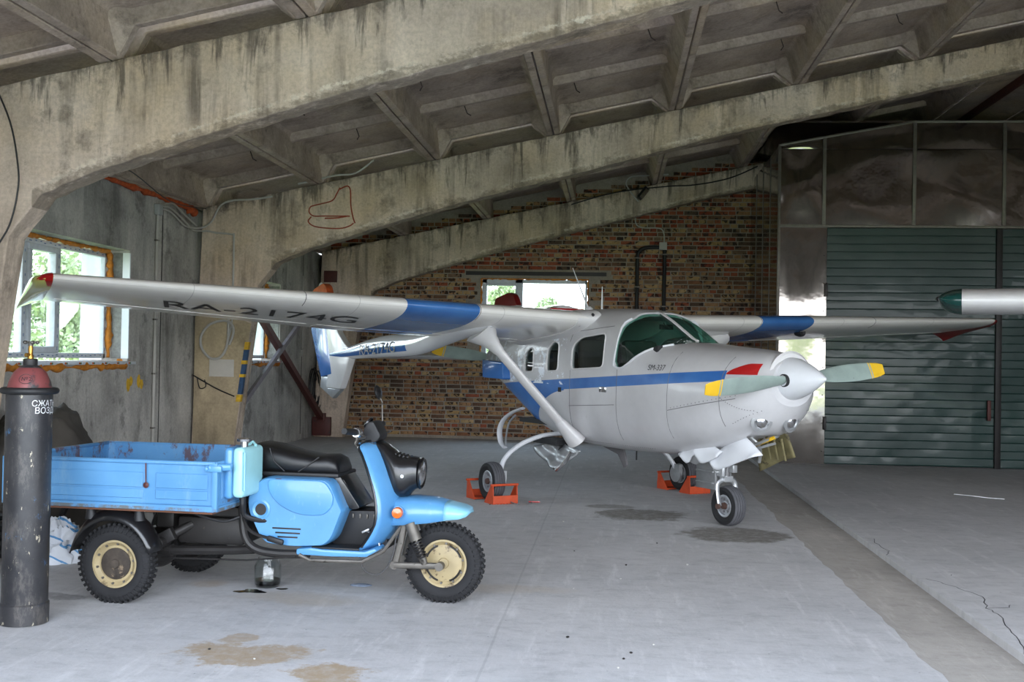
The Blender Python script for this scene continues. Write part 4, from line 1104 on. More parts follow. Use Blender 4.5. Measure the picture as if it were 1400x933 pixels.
# aircraft tyres with dusty ribs
def aero_wheel(parent, c, rad, wid, face, nm='wheel'):
    w = thing(nm, None, None); w.parent = parent
    m = MB(); prof = []; h = wid / 2; rr = rad * .56
    prof = [(rr, -h * .72), (rad * .78, -h), (rad * .93, -h * .86)]
    m.lathe(prof, c, (0, 1, 0), 36); m.lathe([(r, -y) for r, y in reversed(prof)], c, (0, 1, 0), 36)
    n = 5; ys = [-h * .86 + 2 * h * .86 * i / n for i in range(n + 1)]
    for i in range(n):
        a, b = ys[i], ys[i + 1]; g = (b - a) * .16
        cr = lambda y: rad * (1 - .07 * (abs(y) / (h * .86)) ** 2.5)
        m.cur = 0; m.lathe([(cr(a), a), (cr(a) - .012, a + g * .5), (cr(a + g) - .012, a + g)], c, (0, 1, 0), 36)
        m.cur = 1 if i != 2 or nm != 'nose_wheel' else 1; m.lathe([(cr(a + g) - .012, a + g), (cr(a + g), a + g), (cr((a + b) / 2), (a + b) / 2), (cr(b - g * .3), b - g * .3), (cr(b), b)], c, (0, 1, 0), 36)
    m.build('tyre', [M['tyre'], M['tyre_dust']], w, smooth=40, fix=True)
    for s in (-1, 1):
        m = MB(); m.lathe([(rr + .004, s * h * .70), (rr - .008, s * h * .78), (rr - .02, s * h * .74), (rr * .82, s * h * .35), (rr * .5, s * h * .30), (rr * .42, s * h * .52), (rr * .2, s * h * .6), (.0, s * h * .6)], c, (0, 1, 0), 30)
        rm = m.build('rim', M['rim_w'], w)
        m = MB()
        for k in range(6):
            q = 2 * PI * k / 6; m.cyl(Vector(c) + Vector((rr * .62 * math.cos(q), s * h * .3, rr * .62 * math.sin(q))), Vector(c) + Vector((rr * .62 * math.cos(q), s * h * .42, rr * .62 * math.sin(q))), .012, n=8)
        m.build('wheel_nut', M['seamc'], w, split=True)
    m = MB(); m.lathe([(.03, -h * .9), (.034, -h * .5), (.034, h * .5), (.03, h * .9)], c, (0, 1, 0), 14, True, True); m.build('axle', M['brown_plug'], w)
    return w
for side in (-1, 1):
    w = aero_wheel(air, (0, side * 1.255, .205), .205, .15, side, 'main_wheel')
    m = MB(); m.lathe([(.10, 0), (.10, .03), (.04, .04)], (0, side * 1.165, .205), (0, -side, 0), 18, True, True); m.box((.03, side * 1.15, .27), (.12, .05, .09)); m.build('brake', M['silver'], w)
nw = aero_wheel(air, (2.365, 0, .185), .185, .15, 0, 'nose_wheel')
m = MB()
for s in (-1, 1): m.tube(spline([(2.365, s * .10, .185), (2.34, s * .105, .30), (2.33, s * .095, .39), (2.33, s * .03, .425)], 4), .02, 8, flat=(.05, .025))
m.box((2.33, 0, .43), (.07, .1, .05)); m.build('fork', M['silver'], air, smooth=50)
m = MB(); m.tube([(2.33, 0, .43), (2.36, 0, .72)], .032, 12); m.build('oleo_strut', M['chrome'], air)
m = MB(); m.box((2.29, 0, .50), (.09, .11, .10)); m.cyl((2.27, -.09, .49), (2.27, .09, .49), .02, n=10); m.box((2.40, .02, .53), (.06, .05, .07)); m.tube(spline([(2.27, -.05, .46), (2.20, -.07, .54), (2.24, -.05, .62), (2.3, -.04, .70)], 4), .008, 6); m.build('steering_link', M['silver'], air, bevel=.006)
for s in (-1, 1): m = MB(); m.cyl((2.365, s * .112, .185), (2.365, s * .135, .185), .026, n=12); m.build('axle_cap', M['brown_plug'], air)
# nose gear doors and open bay
def plate(pts_outer, th, nrm, nm, mt, label=None, bulge=.0):
    n = Vector(nrm).normalized() * th
    m = MB(); k = len(pts_outer); c = sum((Vector(p) for p in pts_outer), Vector()) / k
    a = [Vector(p) for p in pts_outer]; b = [p - n for p in a]; ca = c + n.normalized() * bulge; cb = c - n + n.normalized() * bulge
    m.add(a + b + [ca, cb], [(i, (i + 1) % k, 2 * k) for i in range(k)] + [((i + 1) % k + k, i + k, 2 * k + 1) for i in range(k)] + [(i, i + k, (i + 1) % k + k, (i + 1) % k) for i in range(k)])
    o = m.build(nm, mt, air, smooth=50)
    if label: o['label'] = label
    return o
m = MB()
def nd(u, v):   # large white door hanging on the right of the bay, curved
    a = 2.44 + .56 * u; zt_ = smooth_tab([(0, .70), (.25, .79), (.55, .86), (.8, .79), (1, .705)], u); zb_ = smooth_tab([(0, .61), (.15, .54), (.4, .57), (.7, .63), (1, .69)], u)
    z = zt_ + (zb_ - zt_) * v
    return (a - .03 * v, -.17 - .05 * math.sin(v * 1.9) - .05 * v + .02 * u, z)
m.grid(14, 10, nd); o = m.build('nose_gear_door', M['white2'], air, smooth=80, fix=False); md = o.modifiers.new('t', 'SOLIDIFY'); md.thickness = .012
m = MB()
def nd2(u, v):
    a = 1.97 + .58 * u; zt_ = smooth_tab([(0, .66), (.4, .79), (1, .70)], u); zb_ = smooth_tab([(0, .63), (.25, .56), (.4, .65), (.6, .58), (1, .66)], u)
    return (a, -.22 - .06 * math.sin(v * 1.6), zt_ + (zb_ - zt_) * v)
m.grid(14, 8, nd2); o = m.build('nose_gear_door', M['white2'], air, smooth=80, fix=False); md = o.modifiers.new('t', 'SOLIDIFY'); md.thickness = .012
m = MB(); m.grid(12, 8, lambda u, v: (2.50 + .46 * u, .17 + .09 * v + .03 * math.sin(3 * u), smooth_tab([(0, .86), (.6, .90), (1, .88)], u) + (smooth_tab([(0, .55), (.5, .62), (1, .70)], u) - .9) * v))
o = m.build('nose_gear_door', M['olive'], air, smooth=80, fix=False); o['label'] = 'open gear door showing its olive inside'; md = o.modifiers.new('t', 'SOLIDIFY'); md.thickness = .016
m = MB()
for a in (2.58, 2.68, 2.78, 2.88): m.tube([(a, .165, .84), (a - .01, .20, .74), (a - .02, .235, .64)], .012, 6)
m.build('door_rib', M['olive'], o, split=True)
m = MB(); m.tube(spline([(2.62, .02, .84), (2.66, .08, .78), (2.62, .15, .70), (2.56, .19, .60)], 4), .016, 8); m.tube([(2.6, .02, .74), (2.86, .14, .86)], .015, 8); m.tube([(2.62, -.04, .70), (2.88, .10, .80)], .012, 8); m.tube([(2.55, .02, .82), (2.55, .02, .66)], .014, 8); m.build('door_linkage', M['silver'], air)
m = MB(); m.tube([(2.64, .05, .76), (2.84, .13, .85)], .017, 8); m.build('hydraulic_line', M['prop_tip'], air)
m = MB(); m.lathe([(0, 0), (.05, .01), (.075, .05), (.08, .12)], (2.02, -.16, .56), (.35, .1, .6), 16); m.build('chin_duct', M['silver'], air)
# big side door of the left wheel well seen under the belly: greyish panel with ribs
m = MB(); m.box((.95, .85, .34), (.33, .03, .38))
for i in range(3): m.box((.95, .83, .22 + .12 * i), (.29, .04, .02))
m.build('wheel_well_door', M['silver'], air, bevel=.006)
# right wheel well door, polished inside
m = MB()
def wd_(u, v):
    A, B_, C_, D_ = Vector((-.37, -.56, .53)), Vector((.08, -.50, .625)), Vector((.56, -.52, .55)), Vector((.30, -.66, .33))
    p = (A + (D_ - A) * u) * (1 - v) + (B_ + (C_ - B_) * u) * v
    return p + Vector((0, -.02 * math.sin(9 * u + 3 * v) - .015 * math.sin(13 * v), -.035 * math.sin(PI * u) * (1 - v) + .008 * math.sin(14 * u) * math.sin(9 * v)))
m.grid(16, 10, wd_); o = m.build('wheel_well_door', M['silver'], air, smooth=80, fix=False); md = o.modifiers.new('t', 'SOLIDIFY'); md.thickness = .012
m = MB(); m.box((-.02, -.5, .615), (.5, .22, .06)); m.tube([(-.1, -.45, .62), (-.08, -.52, .54)], .02, 8); m.tube([(.16, -.45, .62), (.17, -.53, .52)], .02, 8); m.build('door_hinge', M['dark'], air)
m = MB(); m.tube([(.33, -.66, .33), (.45, -.63, .42), (.50, -.58, .54)], .022, 8); m.build('door_edge', M['chrome'], air)
# exhaust stack strip under the rear fuselage
m = MB(); m.tube(spline([(-.86, -.43, .93), (-1.08, -.45, .87), (-1.30, -.45, .77), (-1.40, -.45, .64), (-1.36, -.45, .50), (-1.26, -.45, .44)], 5), .05, 8, flat=(.075, .03)); m.build('gear_door_strip', M['white2'], air)
m = MB(); m.tube(spline([(-1.02, -.44, .84), (-1.18, -.44, .74), (-1.24, -.44, .60), (-1.26, -.44, .46)], 5), .012, 6); m.build('strip_rod', M['silver'], air)
# belly antenna, drain and step
m = MB(); m.prism([(.06, .60), (.62, .58), (.70, .40), (.64, .37), (.52, .50)], sidefn, -.012, .012); m.build('belly_antenna', M['seamc'], air, bevel=.004)
MB().tube([(.86, 0, .60), (.86, 0, .47)], .008, 6).build('drain_pipe', M['dark'], air)
m = MB(); m.tube([(-.14, 0, 2.05), (-.16, 0, 2.11), (-.5, .0, 2.57)], [.02, .012, .004], 7); m.build('whip_antenna', M['white2'], air)
m = MB(); m.lathe([(.05, 0), (.04, .03), (.015, .05)], (-.12, 0, 2.06), (0, 0, 1), 12, False, True); m.build('antenna_base', M['white2'], air)
m = MB(); m.tube([(-.33, .3, 2.03), (-.33, .3, 2.14), (-.33, .3, 2.36)], [.012, .012, .004], 6); m.build('rod_antenna', M['white2'], air)
m = MB(); m.lathe([(.04, -.06), (.055, 0), (.045, .05), (.02, .03)], (.45, 2.6, 1.88), (1, 0, 0), 16, True, True); m.build('wing_lamp', M['dark'], air)
m = MB(); m.lathe([(.016, 0), (.014, .03)], (.76, -.50, 1.975), (.6, -.6, .2), 10, False, True); m.build('root_plug', M['dark'], air)
# lettering
def letters(s, size, place, mat, nm, parent, shear=0):
    me = text_mesh(s, size)
    xs = [v.co.x for v in me.vertices]; x0, x1 = min(xs), max(xs)
    for v in me.vertices: v.co = place((v.co.x - x0) / (x1 - x0), v.co.y, v.co.x - x0 + shear * v.co.y)
    me.materials.clear(); me.materials.append(mat); me.name = nm
    m = MB(); m.v = [tuple(v.co) for v in me.vertices]; m.f = [list(p.vertices) for p in me.polygons]; m.mi = [0] * len(m.f)
    bpy.data.meshes.remove(me)
    return m.build(nm, mat, parent, split=True, smooth=0, fix=False)
def under_wing(u, y, x):
    s = 4.66 - 1.84 * u + (.10 * y / .3); a = -.02 + y * 1.55; c = wing_chord(s); xf = (LEA - a) / c
    p = wing_pt(s, xf, False, -1); return Vector((p[0], p[1], p[2] - .004))
letters('RA-2174G', .36, under_wing, M['ink'], 'registration_letter', air)
letters('SM-337', .075, lambda u, y, x: Vector((1.82 + .245 * u, -fus_y(1.82 + .245 * u, 1.425 + y, .003), 1.425 + y)), M['ink'], 'type_letter', air)
letters('RA-2174G', .19, lambda u, y, x: Vector((-3.15 + 1.25 * u, -1.52 - .1 - .012 * u, 1.515 + .045 * u + y)), M['ink'], 'boom_letter', air)
# ------------------------------------------------------------------ blue cargo tricycle
# local axes: x forward, y to its left (away from the viewer), z up; origin on the floor under the rear axle
def tri_paint():
    t = NT('tricycle_blue')
    c = t.mix(t.ramp(t.noise(2.4, 5), [(.3, 0), (.7, 1)]), lin((72, 128, 176)), lin((90, 148, 194)))
    c = t.mix(t.math('MULTIPLY', t.ramp(t.noise(14, 8, .72, t.co((1, 1, .5))), [(.60, 0), (.68, 1)]), .45), c, lin((112, 158, 192)))
    rs = t.ramp(t.noise(11, 9, .78, t.co(loc=(3, 8, 2))), [(.655, 0), (.68, 1)])
    c = t.mix(rs, c, lin((92, 62, 50)))
    return t.fin(c, .34, 0, t.bump(t.noise(3, 3), .06, .02), .3)
M['tri'] = tri_paint()
def bed_paint():
    t = NT('cargo_bed_blue'); x, y, z = t.sep()
    c = t.mix(t.ramp(t.noise(2.4, 5), [(.3, 0), (.7, 1)]), lin((70, 126, 174)), lin((92, 146, 190)))
    c = t.mix(t.math('MULTIPLY', t.ramp(t.noise(9, 9, .74, t.co((1, 1, .35))), [(.54, 0), (.68, 1)]), .5), c, lin((118, 156, 184)))
    inner = t.math('MULTIPLY', t.math('GREATER_THAN', z, .62), t.math('GREATER_THAN', y, -.54))
    ru = t.ramp(t.noise(7, 9, .75, t.co((1, 1, .6), (5, 2, 8))), [(.51, 0), (.57, 1)])
    c = t.mix(t.math('MULTIPLY', ru, t.math('MULTIPLY_ADD', inner, .85, .0)), c, lin((92, 62, 52)))
    c = t.mix(t.math('MULTIPLY', t.math('LESS_THAN', z, .60), t.ramp(t.noise(9, 7, .7), [(.42, 0), (.55, .85)])), c, lin((96, 92, 78)))
    return t.fin(c, .5, 0, t.bump(t.noise(8, 4), .08, .01))
M['bed'] = bed_paint()
M['cyan'] = plain('pale_cyan_paint', (152, 204, 210), .4, 0, .08, 7, 0, .2, dirt=((120, 96, 70), .70, 16))
M['cyan2'] = plain('pale_cyan_touch_up', (126, 182, 206), .35, 0, .1, 7, 0, .2)
M['blackpl'] = plain('black_plastic', (18, 18, 20), .3, 0, .25, 6, .05, .3, dirt=((84, 80, 76), .68, 7))
M['leather'] = plain('black_seat_vinyl', (17, 17, 19), .42, 0, .25, 5, .12)
M['tyre2'] = plain('worn_black_tyre', (27, 27, 29), .85, 0, .3, 10, .1)
M['cream'] = plain('cream_rim', (158, 142, 106), .55, 0, .22, 7, .05, dirt=((92, 78, 58), .57, 15))
M['rusthub'] = plain('rusty_dark_hub', (66, 58, 50), .85, .1, .5, 16, .4, dirt=((120, 104, 84), .6, 22))
M['frame_dk'] = plain('oily_frame', (40, 38, 37), .5, .2, .35, 8, .15, dirt=((96, 86, 74), .64, 9))
M['greymet'] = plain('grimy_metal', (104, 100, 94), .5, .6, .3, 9, .1, dirt=((46, 42, 38), .58, 10))
M['amber'] = plain('amber_lens', (200, 96, 24), .2, 0, .1, 5, 0, .6)
M['mirror'] = plain('mirror_glass', (225, 230, 232), .04, 1, 0, 3)
M['brownboard'] = plain('brown_bed_floor', (122, 82, 62), .8, 0, .3, 6, .1)

tri = thing('cargo_tricycle', 'blue three-wheeled cargo motor scooter with an open bed', 'motor tricycle', (-2.90, 6.90, 0), -R(4.58))
NEAR = -1  # the viewer's side is local -y
side2 = lambda u, v, w: (u, w, v)
def lug_wheel(name, c, rad, wid, face, hub_mat, lab=None, spin=0):
    w = thing(name, None, None); w.parent = tri
    h = wid / 2
    m = MB(); m.lathe([(rad * .59, -h * .62), (rad * .65, -h * .9), (rad * .78, -h), (rad * .91, -h * .86), (rad * .965, -h * .6), (rad * .975, 0), (rad * .965, h * .6), (rad * .91, h * .86), (rad * .78, h), (rad * .65, h * .9), (rad * .59, h * .62)], c, (0, 1, 0), 56)
    ty = m.build('tyre', M['tyre2'], w, smooth=45)
    m = MB(); n = 44; C0 = Vector(c)
    for k in range(n):
        q = 2 * PI * (k + spin) / n
        for s in (-1, 1):
            qq = q + (PI / n if s > 0 else 0)
            rv = Vector((math.cos(qq), 0, math.sin(qq))); tv = Vector((-math.sin(qq), 0, math.cos(qq)))
            p = C0 + rv * rad * .972; yv = Vector((0, 1, 0))
            a = [p + yv * (s * h * .04) - tv * .008, p + yv * (s * h * .62) - tv * .009, p + yv * (s * h * .62) + tv * .009, p + yv * (s * h * .04) + tv * .008]
            b = [x + rv * .014 for x in a]
            m.add(a + b, [(3, 2, 1, 0), (4, 5, 6, 7), (0, 1, 5, 4), (1, 2, 6, 5), (2, 3, 7, 6), (3, 0, 4, 7)])
            # shoulder lug running down the sidewall
            p1 = C0 + rv * rad * .955 + yv * (s * h * .66); p2 = C0 + rv * rad * .83 + yv * (s * h * 1.0)
            m.bar(p1, p2, .013, .012, rv)
    tag(m.build('tread_lugs', M['tyre2'], w, smooth=0), kind='stuff')
    m = MB(); R0 = rad * .59
    for s in (-1, 1):
        m.lathe([(R0 + .006, s * h * .60), (R0 + .004, s * h * .72), (R0 - .008, s * h * .72), (R0 - .016, s * h * .5), (R0 * .78, s * h * .30), (R0 * .55, s * h * .34), (.02, s * h * .36)], c, (0, 1, 0), 40)
        if s == face: m.build('rim', M['cream'], w, smooth=40)['label'] = 'cream painted rim'
        else: m.build('rim', M['frame_dk' if hub_mat == 'rusthub' else 'cream'], w, smooth=40)
        m = MB()
    m = MB()
    for k in range(10):
        q = 2 * PI * k / 10 + .2; p = C0 + Vector((R0 * .86 * math.cos(q), face * h * .36, R0 * .86 * math.sin(q))); m.cyl(p, p + Vector((0, face * .012, 0)), .008, n=6)
    m.build('rim_bolt', M['greymet'], w, split=True)
    m = MB(); rh = R0 * (.68 if hub_mat == 'rusthub' else .80)
    m.lathe([(rh, face * h * .22), (rh, face * h * .44), (rh * .93, face * h * .52), (rh * .3, face * h * .50), (rh * .26, face * h * .68), (0, face * h * .7)], c, (0, 1, 0), 30)
    m.build('hub', M[hub_mat], w, smooth=40)
    if hub_mat == 'cream':
        m = MB()
        for k in range(4):
            q0 = 2 * PI * k / 4 + .35; ring = []
            pts = [C0 + Vector((rh * .97 * math.cos(q0 + i * .1), face * h * .47, rh * .97 * math.sin(q0 + i * .1))) for i in range(10)]
            m.tube(pts, .007, 5)
        m.build('hub_slot', M['frame_dk'], w, split=True)
    return w
lug_wheel('rear_wheel', (-.02, -.5, .236), .236, .115, -1, 'rusthub', spin=.3)
lug_wheel('rear_wheel', (-.02, .5, .236), .236, .115, 1, 'rusthub', spin=.7)
fwh = lug_wheel('front_wheel', (1.888, 0, .243), .243, .115, -1, 'cream')

# cargo bed
bed = thing('cargo_bed', None, None); bed.parent = tri
B0, B1, BW, BZ0, BZ1 = -.72, .635, .585, .588, .862
m = MB()
m.box(((B0 + B1) / 2, 0, BZ0 + .02), (B1 - B0, 2 * BW, .02)); m.build('bed_floor', M['bed'], bed, smooth=0)
MB().box(((B0 + B1) / 2, 0, BZ0 - .012), (B1 - B0 - .06, 2 * BW - .06, .03)).build('bed_underside', M['brownboard'], bed, smooth=0)
for sgn, nm in ((-1, 'side_board'), (1, 'side_board')):
    m = MB(); y = sgn * BW
    m.box(((B0 + B1) / 2, y - sgn * .008, (BZ0 + BZ1) / 2), (B1 - B0, .016, BZ1 - BZ0))
    m.tube([(B0, y, BZ1), (B1, y, BZ1)], .014, 8); m.box(((B0 + B1) / 2, y, BZ0 + .008), (B1 - B0, .03, .035))
    for (u0, u1) in [(-.66, -.46), (-.42, .18), (.26, .59)]:      # pressed panels
        for z0, z1 in ((.645, .70), (.71, .80)):
            m.prism([(u0, z0), (u1, z0), (u1, z1), (u0, z1)], side2, y + sgn * .001, y + sgn * .007)
    m.build(nm, M['bed'], bed, bevel=.003, seg=1)
for x, nm in ((B0, 'tail_board'), (B1, 'front_board')):
    m = MB(); m.box((x, 0, (BZ0 + BZ1) / 2), (.016, 2 * BW, BZ1 - BZ0)); m.tube([(x, -BW, BZ1), (x, BW, BZ1)], .014, 8); m.box((x, 0, BZ0 + .008), (.03, 2 * BW, .035))
    for (u0, u1) in [(-.52, -.05), (.05, .52)]: m.box((x + (.009 if x > 0 else -.009), (u0 + u1) / 2, .73), (.006, u1 - u0, .16))
    m.build(nm, M['bed'], bed, bevel=.003, seg=1)
m = MB()
for x in (B0, B1):
    for y in (-BW, BW): m.box((x, y, (BZ0 + BZ1) / 2), (.035, .03, BZ1 - BZ0 + .01))
m.build('corner_post', M['bed'], bed, split=True, bevel=.004)
m = MB(); m.box((.63, -.60, .835), (.10, .02, .035)); m.cyl((.59, -.595, .835), (.59, -.62, .835), .012, n=10); m.tube([(.60, -.60, .84), (.72, -.56, .845)], .018, 8, flat=(.03, .045)); m.build('latch', M['tri'], bed, bevel=.004)
m = MB(); m.tube([(.20, -.60, .855), (.205, -.603, .74)], .004, 5); m.lathe([(.0, 0), (.016, .002), (.018, .008), (.0, .014)], (.205, -.594, .725), (0, -1, 0), 14); m.build('hook_cord', M['rust'], bed)
# mud guards with rubber cones
for sgn in (-1, 1):
    m = MB(); secs = []
    for i in range(19):
        q = R(170 - 156 * i / 18); rr = .325
        cxx, cz = -.03 + rr * math.cos(q) * .9, .245 + rr * math.sin(q); ring = []
        for k in range(9):
            u = -1 + 2 * k / 8; dr = .03 * u * u if u < 0 else (.02 + .045 * max(0, math.sin(q))) * u * u; ring.append((cxx - dr * math.cos(q), sgn * (.50 + .085 * u), cz - dr * math.sin(q)))
        secs.append(ring)
    m.loft(secs, cap=False, closed=False); o = m.build('mud_guard', M['blackpl'], tri, smooth=60, fix=False); md = o.modifiers.new('t', 'SOLIDIFY'); md.thickness = .008
    m = MB()
    for t_ in (-.19, .125): m.cyl((t_, sgn * .52, .50), (t_ - .005, sgn * .52, .595), .036, .020, 14)
    m.build('rubber_cone', M['black'], tri, split=True)
# chassis, engine, exhaust
m = MB()
for sgn in (-1, 1):
    m.tube(spline([(.66, sgn * .24, .64), (.665, sgn * .25, .50), (.69, sgn * .255, .38), (.76, sgn * .255, .315), (.90, sgn * .255, .295), (1.10, sgn * .255, .30)], 5), .026, 10)
    m.tube([(.66, sgn * .24, .62), (-.6, sgn * .24, .555)], .022, 8)
    m.bar((.0, sgn * .2, .53), (.66, sgn * .2, .53), .04, .05)
m.tube([(-.6, -.4, .55), (-.6, .4, .55)], .02, 8); m.build('chassis_tubes', M['frame_dk'], tri)
m = MB(); m.tube([(-.02, -.46, .236), (-.02, .46, .236)], .026, 10); m.ball((-.02, 0, .25), (.13, .14, .13), 14, 10); m.tube([(-.02, -.28, .25), (.30, -.16, .44)], .03, 8); m.tube([(-.02, .28, .25), (.30, .16, .44)], .03, 8)
m.box((.12, -.24, .34), (.2, .05, .08), (0, R(-28), 0)); m.box((.06, -.28, .30), (.08, .05, .12)); m.cyl((.14, -.20, .33), (.14, -.32, .33), .035, n=12); m.build('rear_axle', M['frame_dk'], tri, bevel=.006)
m = MB(); m.box((.42, 0, .40), (.44, .36, .17)); m.box((.5, 0, .52), (.34, .3, .08)); m.box((.10, 0, .46), (.12, .3, .12)); m.build('engine_cover', M['frame_dk'], tri, bevel=.02)
m = MB(); m.tube([(.16, -.20, .27), (.60, -.22, .295), (.74, -.24, .31)], .028, 10); m.tube([(.02, -.2, .27), (.18, -.20, .272)], .04, 10); m.build('exhaust_pipe', M['frame_dk'], tri, split=True)
m = MB(); m.tube([(.12, -.22, .225), (.70, -.26, .245), (1.02, -.28, .285)], .006, 6); m.tube(spline([(.64, -.22, .57), (.70, -.29, .47), (.76, -.30, .42), (.86, -.31, .395)], 4), .010, 6); m.build('brake_rod', M['frame_dk'], tri, split=True)
m = MB(); m.box((.905, -.315, .385), (.11, .03, .035), (0, R(14), 0)); m.build('kick_lever', M['black'], tri, bevel=.012)
m = MB(); m.tube(spline([(.70, -.34, .655), (.70, -.34, .60), (.70, -.31, .53), (.76, -.28, .50), (.84, -.25, .49)], 5), .016, 8); m.tube([(.70, -.34, .67), (.70, -.34, .60)], .02, 8); m.build('fuel_hose', M['black'], tri)
m = MB(); m.tube(spline([(.42, -.5, .57), (.55, -.46, .52), (.62, -.40, .50), (.68, -.34, .52)], 4), .008, 6); m.tube(spline([(1.42, -.26, .30), (1.46, -.27, .22), (1.54, -.24, .2), (1.60, -.2, .28), (1.62, -.16, .42)], 5), .004, 5); m.build('control_cable', M['cable_black'], tri, split=True)
# tanks beside the seat
m = MB(); m.box((.736, -.35, .805), (.075, .31, .30)); tk = m.build('fuel_tank', M['cyan'], tri, bevel=.03, seg=4); tk['label'] = 'pale cyan flat tank'
MB().tube([(.776, -.50, .93), (.778, -.50, .70)], .008, 6).build('tank_seam', M['cyan2'], tk)
m = MB(); m.lathe([(.022, 0), (.022, .03), (.043, .032), (.046, .046), (.038, .052), (0, .053)], (.735, -.41, .955), (0, 0, 1), 20); m.build('filler_cap', M['chrome'], tk)
m = MB(); m.tube([(.71, -.30, .955), (.735, -.28, .975), (.76, -.30, .955)], .01, 6); m.build('carry_loop', M['cyan'], tk)
MB().box((.668, -.35, .80), (.06, .29, .31)).build('oil_tank', M['tri'], tri, bevel=.026, seg=4)
m = MB(); m.box((.664, -.35, .84), (.075, .31, .035)); m.build('tank_strap', M['tri'], tri, bevel=.004)
# engine housing with seat
body_poly = [(.72, .70), (.80, .762), (1.225, .762), (1.30, .60), (1.315, .575), (1.25, .40), (1.20, .352), (1.0, .338), (.82, .352), (.775, .40), (.70, .55), (.695, .63)]
m = MB(); n = len(body_poly); secs = []
for yy, k in ((-.27, .955), (-.255, .985), (-.20, 1.0), (.20, 1.0), (.255, .985), (.27, .955)):
    secs.append([(1.0 + (u - 1.0) * k, yy, .56 + (v - .56) * k) for u, v in round_poly(body_poly, .05, 3)])
m.loft(secs); body = m.build('engine_housing', M['tri'], tri, smooth=50)
ear = [(.83, .752), (1.20, .752), (1.255, .66), (1.25, .60), (1.20, .545), (1.10, .535), (1.0, .55), (.90, .60), (.84, .67)]
m = MB(); m.prism(round_poly(ear, .05), side2, -.268, -.282); m.build('pressed_panel', M['tri'], body, bevel=.008, seg=3)
m = MB(); m.lathe([(.062, .266), (.062, .276), (.050, .280), (.036, .274), (.034, .26)], (.79, 0, .562), (0, -1, 0), 28); m.build('port_ring', M['tri'], body)
m = MB(); m.cyl((.79, -.255, .562), (.79, -.273, .562), .036, n=24); m.build('port_hole', M['frame_dk'], body)
m = MB()
for (z, a, b) in [(.452, .865, 1.05), (.425, .885, 1.045), (.400, .90, 1.03)]: m.box(((a + b) / 2, -.262, z), (b - a, .02, .011))
m.build('vent_slot', M['frame_dk'], body, split=True, bevel=.003)
MB().box((.90, -.272, .748), (.035, .006, .014)).build('rust_spot', M['rust'], body)
m = MB(); secs = []
for (t_, zt, w) in [(.60, .86, .10), (.63, .93, .15), (.70, .958, .17), (.80, .945, .175), (.95, .905, .175), (1.08, .885, .17), (1.17, .89, .16), (1.215, .87, .145), (1.235, .82, .13)]:
    zb = .765; ring = []
    for k in range(20):
        q = 2 * PI * k / 20; c, s = math.cos(q), math.sin(q); zc = (zt + zb) / 2; hh = (zt - zb) / 2
        ring.append((t_, w * math.copysign(abs(c) ** .55, c), zc + hh * math.copysign(abs(s) ** .6, s)))
    secs.append(ring)
m.loft(secs); seat = m.build('seat', M['leather'], tri, smooth=60)
m = MB(); m.box((.93, 0, .772), (.64, .355, .026)); m.build('seat_trim', M['black'], seat, bevel=.01)
m = MB(); m.tube([(.80, -.176, .93), (.83, -.18, .85), (.90, -.178, .79)], .004, 5); m.tube([(1.12, -.168, .885), (1.05, -.178, .83), (.99, -.178, .79)], .004, 5); m.build('seat_seam', M['black'], seat, split=True)
m = MB(); m.prism(round_poly([(1.20, .765), (1.245, .775), (1.385, .575), (1.33, .565), (1.27, .60)], .02), side2, -.15, .15); m.build('front_cover', M['blackpl'], tri, bevel=.02, seg=3)
m = MB(); m.tube([(1.262, -.13, .745), (1.355, -.13, .605)], .006, 6); m.build('cover_trim', M['greymet'], tri)
m = MB(); m.prism(round_poly([(1.16, .55), (1.50, .56), (1.56, .33), (1.16, .33)], .015), side2, -.115, .115); tun = m.build('tunnel', M['black'], tri, bevel=.01)
m = MB()
for i in range(6): m.box((1.24 + .045 * i, -.118, .525), (.012, .012, .028))
m.build('tunnel_clip', M['greymet'], tun, split=True, bevel=.003)
# footboard
m = MB(); m.prism([(1.03, .30), (1.03, .335), (1.12, .345), (1.20, .338), (1.46, .338), (1.52, .36), (1.54, .345), (1.47, .305), (1.25, .298)], side2, -.29, .29); m.build('footboard', M['tri'], tri, bevel=.008)
m = MB(); m.box((1.27, -.2, .345), (.3, .15, .01)); m.build('foot_mat', M['black'], tri, bevel=.003)
m = MB(); m.tube(spline([(1.52, -.16, .34), (1.50, -.16, .40), (1.45, -.16, .435), (1.43, -.16, .44)], 4), .010, 6, flat=(.03, .012)); m.box((1.43, -.16, .445), (.05, .05, .012), (0, R(-25), 0)); m.build('brake_pedal', M['silver'], tri, bevel=.003)
m = MB(); m.tube([(1.05, -.29, .30), (1.12, -.29, .27), (1.44, -.28, .275), (1.55, -.2, .33), (1.64, -.1, .48)], .012, 8); m.build('floor_rail', M['greymet'], tri)
